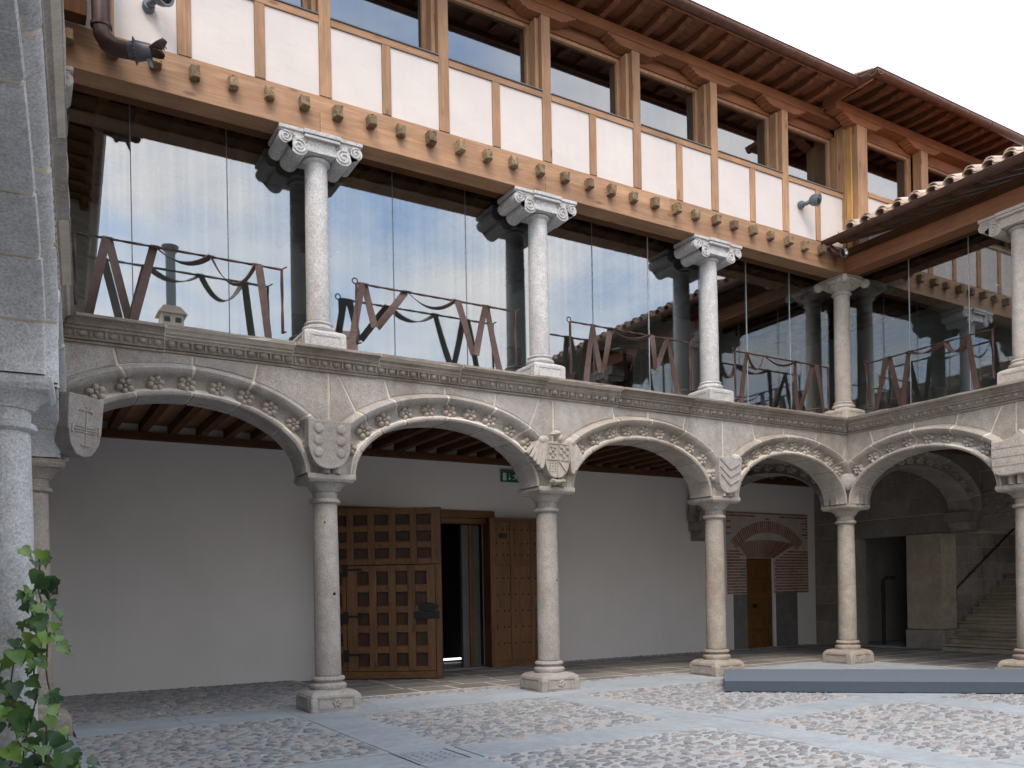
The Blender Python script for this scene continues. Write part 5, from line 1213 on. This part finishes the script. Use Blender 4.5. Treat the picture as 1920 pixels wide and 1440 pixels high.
def frill(c, d, r0, r1, n, lean, nm, mat):
    a = d.cross(Vector((0, 0, 1))).normalized(); b = a.cross(d); m = MB()
    for i in range(n):
        t = 2*math.pi*i/n; e_ = a*math.cos(t)+b*math.sin(t); s_ = (-a*math.sin(t)+b*math.cos(t))*(r0*math.pi/n*1.1)
        p = [c+e_*r0-s_, c+e_*r0+s_, c+e_*r1+d*lean, c+e_*r0*.95-d*.03]
        m.add(p, [(0, 1, 2), (1, 3, 2), (3, 0, 2), (0, 3, 1)])
    m.build(nm, mat, dp)
frill(g0+dirp*.10, dirp, .10, .155, 20, -.03, 'frill', M['lead'])
for sgn, ln in ((1, .24), (-.25, .17)):
    dj = (dirp+Vector((0, 0, .75*sgn))).normalized(); c0 = g0+dirp*.24; s_ = dirp.cross(Vector((0, 0, 1))).normalized(); m = MB(); ou = dj.cross(s_).normalized()*(1 if sgn > 0 else -1)
    rows = [[c0+dj*q*ln+s_*wd*math.cos(t)+ou*.04*math.sin(t)*(1-q*.5) for t in [math.pi*k/8 for k in range(9)]] for q, wd in ((0, .085), (.5, .095), (.85, .075), (1, .02))]
    rows = [r_+[p-ou*.008 for p in reversed(r_)] for r_ in rows]
    m.loops(rows); m.build('jaw', M['iron'], dp, smooth=True)
    m = MB()
    for i in range(7):
        for s2 in (-1, 1):
            q = .15+.12*i; p = c0+dj*q*ln+s_*s2*.09; m.add([p-dj*.014, p+dj*.014, p+s_*s2*.03+ou*.02, p+ou*.01], [(0, 1, 2), (1, 3, 2), (3, 0, 2), (0, 3, 1)])
    m.build('spike', M['iron'], dp, kind='stuff')
MB().prism([(-.03, 0), (.03, 0), (.02, -.13), (-.01, -.14)], lambda a, d, z: tuple(g0+dirp*(.22+a-z*.3)+Vector((0, d-.02, -.09+z*.8))), 0, .012).build('tongue', M['camera_grey'], dp)

# ------------------------------------------------------------------ left wing above, rest of the surroundings
def LE(y): return -13.86+.050*(-y-1)        # eave edge of the left wing
lb = thing('timber_beam', 'pine beam over the upper gallery of the left wing', 'beam', LEFT(6, 0, 7.97))
MB().fbox(LEFT, .3, 14, -.06, .285, 7.972, 8.5).build('main_beam', M['pineY'], lb, bevel=.006)
lr = thing('tiled_roof', 'tiled roof and dark eave of the left wing above the viewer', 'roof', (-14, -6, 8.6))
MB().add([(LE(-1.0), -1.0, 8.60), (LE(-13), -13, 8.60), (-18.5, -13, 10.3), (-18.5, -.6, 10.3), (LE(-1.0), -1.0, 8.70), (LE(-13), -13, 8.70), (-18.5, -13, 10.4), (-18.5, -.6, 10.4)], [(3, 2, 1, 0), (4, 5, 6, 7), (0, 1, 5, 4), (1, 2, 6, 5), (2, 3, 7, 6), (3, 0, 4, 7)]).build('roof_boards', M['darkY'], lr)
for j in range(1, 27): MB().prism([(LE(-.7-.46*j)+.0, 8.595), (LE(-.7-.46*j)+.0, 8.53), (-14.9, 8.75), (-14.9, 8.92)], lambda a, d, z: (a, d, z), -.7-.46*j-.055, -.7-.46*j+.055).build('rafter', M['darkX'], lr)
for j in range(1, 34): put_tile(lr, LE(-.7-.36*j)+.05, -.7-.36*j, 8.74, math.pi/2, R(20))
gutter('dark copper gutter along the left wing eave', [(LE(-1.0)+.06, -1.0, 8.60), (LE(-13)+.06, -13, 8.60)], .09)
lw_ = thing('gallery_wall', 'plain pale back wall of the left wing galleries', 'wall', (-18.5, -5, 0)); MB().box(-18.7, -18.5, -14, 4.42, -.05, 10.2).build('wall_face', M['wall'], lw_)
MB().fbox(LEFT, .2, 14, -4.4, .2, 8.385, 8.44).build('ceiling_boards', M['darkY'], lr)
MB().fbox(LEFT, .3, 14, -3.6, -.27, 4.655, 4.70).build('gallery_boards', M['darkY'], lw_)
sb = thing('neighbour_house', 'cream rendered neighbouring house with tiled roof and chimneys, mirrored in the glass', 'house', (-4, -20, 0))
MB().box(-14.5, -9.2, -26, -19.0, 0, 9.4).box(-9.0, 16, -30, -21.2, 0, 8.6).build('wall', M['neighbour'], sb)
def gable(x0, x1, y0, y1, z0, z1): 
    m = MB(); ym = (y0+y1)/2; m.add([(x0-.3, y0-.4, z0), (x1+.3, y0-.4, z0), (x1+.3, y1+.4, z0), (x0-.3, y1+.4, z0), (x0+1.6, ym, z1), (x1-1.6, ym, z1)], [(3, 2, 1, 0), (0, 1, 5, 4), (1, 2, 5), (2, 3, 4, 5), (3, 0, 4)]); return m.build('roof', M['tile'], sb)
gr = gable(-14.5, -9.2, -26, -19, 9.4, 11.4); gable(-9, 16, -30, -21.2, 8.6, 11.2)
def chimney(x0, x1, y0, y1, z0, z1, label):
    ch = MB().box(x0, x1, y0, y1, z0, z1).build('chimney', M['neighbour'], sb, bevel=.02)
    m = MB(); a, b = x0-.12, x1+.12; c_, d_ = y0-.12, y1+.12; m.add([(a, c_, z1), (b, c_, z1), (b, d_, z1), (a, d_, z1), (x0+.1, y0+.1, z1+.32), (x1-.1, y0+.1, z1+.32), (x1-.1, y1-.1, z1+.32), (x0+.1, y1-.1, z1+.32)], [(3, 2, 1, 0), (4, 5, 6, 7), (0, 1, 5, 4), (1, 2, 6, 5), (2, 3, 7, 6), (3, 0, 4, 7)]); m.build('chimney_cap', M['tile'], ch)
    n = 3 if x1-x0 > .9 else 2; h = MB()
    for i in range(n): q = x0+(x1-x0)*(i+.5)/n; h.box(q-.10, q+.10, y1-.02, y1+.012, z1-.30, z1-.12)
    h.build('vent_opening', M['void'], ch); return ch
k_ = 20.5/18.74
chimney(-10.3, -9.55, -20.4, -19.7, 9.0, 11.75, 'a'); MB().lathe([(.17, 0), (.17, 2.0), (.26, 2.1), (.30, 2.25), (.001, 2.35)], 18, (-9.92, -20.0, 12.0)).build('chimney_pipe', M['camera_grey'], sb, smooth=True)
chimney(-4.3, -2.95, -20.6, -19.6, 0, 11.75, 'b'); chimney(-7.9, -7.2, -22.4, -21.7, 8, 10.6, 'c')

# ------------------------------------------------------------------ ivy
iv = thing('ivy_plant', 'climbing ivy with glossy pointed leaves on the nearest column at the lower left', 'ivy', (-14.85, -4.5, 0))
LEAVES = []
for q in range(4):
    lo = [(0, 0), (.16, -.10), (.42, -.04), (.50, .16), (.33, .30), (.36, .52), (.17, .56), (0, 1.0)] if q < 3 else [(0, 0), (.25, -.06), (.42, .12), (.40, .40), (.22, .72), (0, 1.05)]
    lo = [(a*rnd.uniform(.85, 1.15), b*rnd.uniform(.92, 1.06)) for a, b in lo]; lo[0] = (0, 0); lo[-1] = (0, lo[-1][1])
    m = MB(); v = [(0, b, 0) for b in (0, .3, .6)]; 
    R_ = [(a, b, abs(a)*.28-.10*b*b) for a, b in lo]; L_ = [(-a*rnd.uniform(.9, 1.1), b, abs(a)*.28-.10*b*b) for a, b in lo[1:-1]]
    mid = [(0, .32, -.02), (0, .62, -.05)]
    allv = R_+L_+mid; n = len(lo); ml = [0]+[n+i for i in range(len(L_))]+[n-1]; c0, c1 = n+len(L_), n+len(L_)+1
    fs_ = []
    for chain in (list(range(n)), ml):
        for a, b in zip(chain, chain[1:]):
            cm = c0 if (allv[a][1]+allv[b][1])/2 < .45 else c1
            fs_.append((a, b, cm))
        j = next(i for i in range(len(chain)-1) if (allv[chain[i]][1]+allv[chain[i+1]][1])/2 >= .45); fs_.append((chain[j], c1, c0))
    m.add(allv, fs_); me = m.mesh('leaf'); me.materials.append(M['leaf'])
    for p in me.polygons: p.use_smooth = True
    LEAVES.append(me)
CL = [(-14.84, 1.94, .10, 7, .11), (-14.78, 1.72, .11, 9, .12), (-14.88, 1.66, .09, 7, .12), (-14.80, 1.55, .10, 8, .11), (-14.84, 1.44, .12, 9, .12), (-14.94, 1.36, .10, 7, .13), (-14.97, 1.22, .13, 9, .13), (-14.76, 1.36, .09, 7, .10), (-14.82, 1.24, .10, 7, .11), (-15.02, 1.05, .12, 7, .15),
      (-14.86, 1.05, .12, 6, .09), (-14.82, .92, .10, 6, .11), (-15.03, .85, .16, 9, .15), (-14.93, .72, .16, 12, .17), (-14.98, .55, .20, 14, .17), (-14.80, .52, .14, 10, .14), (-14.66, .46, .11, 9, .15), (-14.60, .36, .10, 7, .13), (-14.85, .36, .2, 12, .15), (-15.05, .35, .18, 10, .17)]
nl = 0
for x, z, r, n, s in CL:
    for _ in range(int(n*.75)):
        p = Vector((x+rnd.gauss(0, r*.55), -4.42-rnd.uniform(0, .30), z+rnd.gauss(0, r*.6)))
        if p.z < .03: continue
        o = bpy.data.objects.new('leaf', rnd.choice(LEAVES)); col.objects.link(o); o.parent = iv; o.location = p-wl(iv)
        sc = s*rnd.uniform(.65, 1.2); o.scale = (sc, sc, sc)
        nrm = Vector((rnd.gauss(.1, .55), -1+rnd.gauss(0, .3), rnd.gauss(.45, .45))).normalized(); tip = Vector((rnd.gauss(0, .5), rnd.gauss(0, .2), -1)); tip = (tip-nrm*tip.dot(nrm)).normalized()
        o.rotation_euler = Matrix((tip.cross(nrm), tip, nrm)).transposed().to_euler(); nl += 1
for pth in ([(-15.0, -4.45, 0), (-14.96, -4.5, .5), (-14.86, -4.45, .9), (-14.88, -4.38, 1.2), (-14.83, -4.36, 1.6), (-14.84, -4.38, 1.95)], [(-14.9, -4.55, 0), (-14.82, -4.5, .45), (-14.78, -4.45, .9), (-14.80, -4.4, 1.4), (-14.76, -4.4, 1.7)], [(-15.1, -4.5, .1), (-15.0, -4.55, .6), (-15.02, -4.5, 1.1), (-14.92, -4.42, 1.35)], [(-15.0, -4.6, .6), (-14.8, -4.7, .42), (-14.62, -4.75, .30), (-14.55, -4.75, .40)], [(-15.1, -4.6, .4), (-14.85, -4.8, .25), (-14.6, -4.85, .12)]):
    pp = []
    for a, b in zip(pth, pth[1:]):
        for i in range(5): q = i/5; pp.append(Vector(a).lerp(Vector(b), q)+Vector((rnd.uniform(-.012, .012), rnd.uniform(-.01, .01), 0)))
    MB().tube(pp, .006, 6).build('stem', M['stem'], iv, smooth=True)
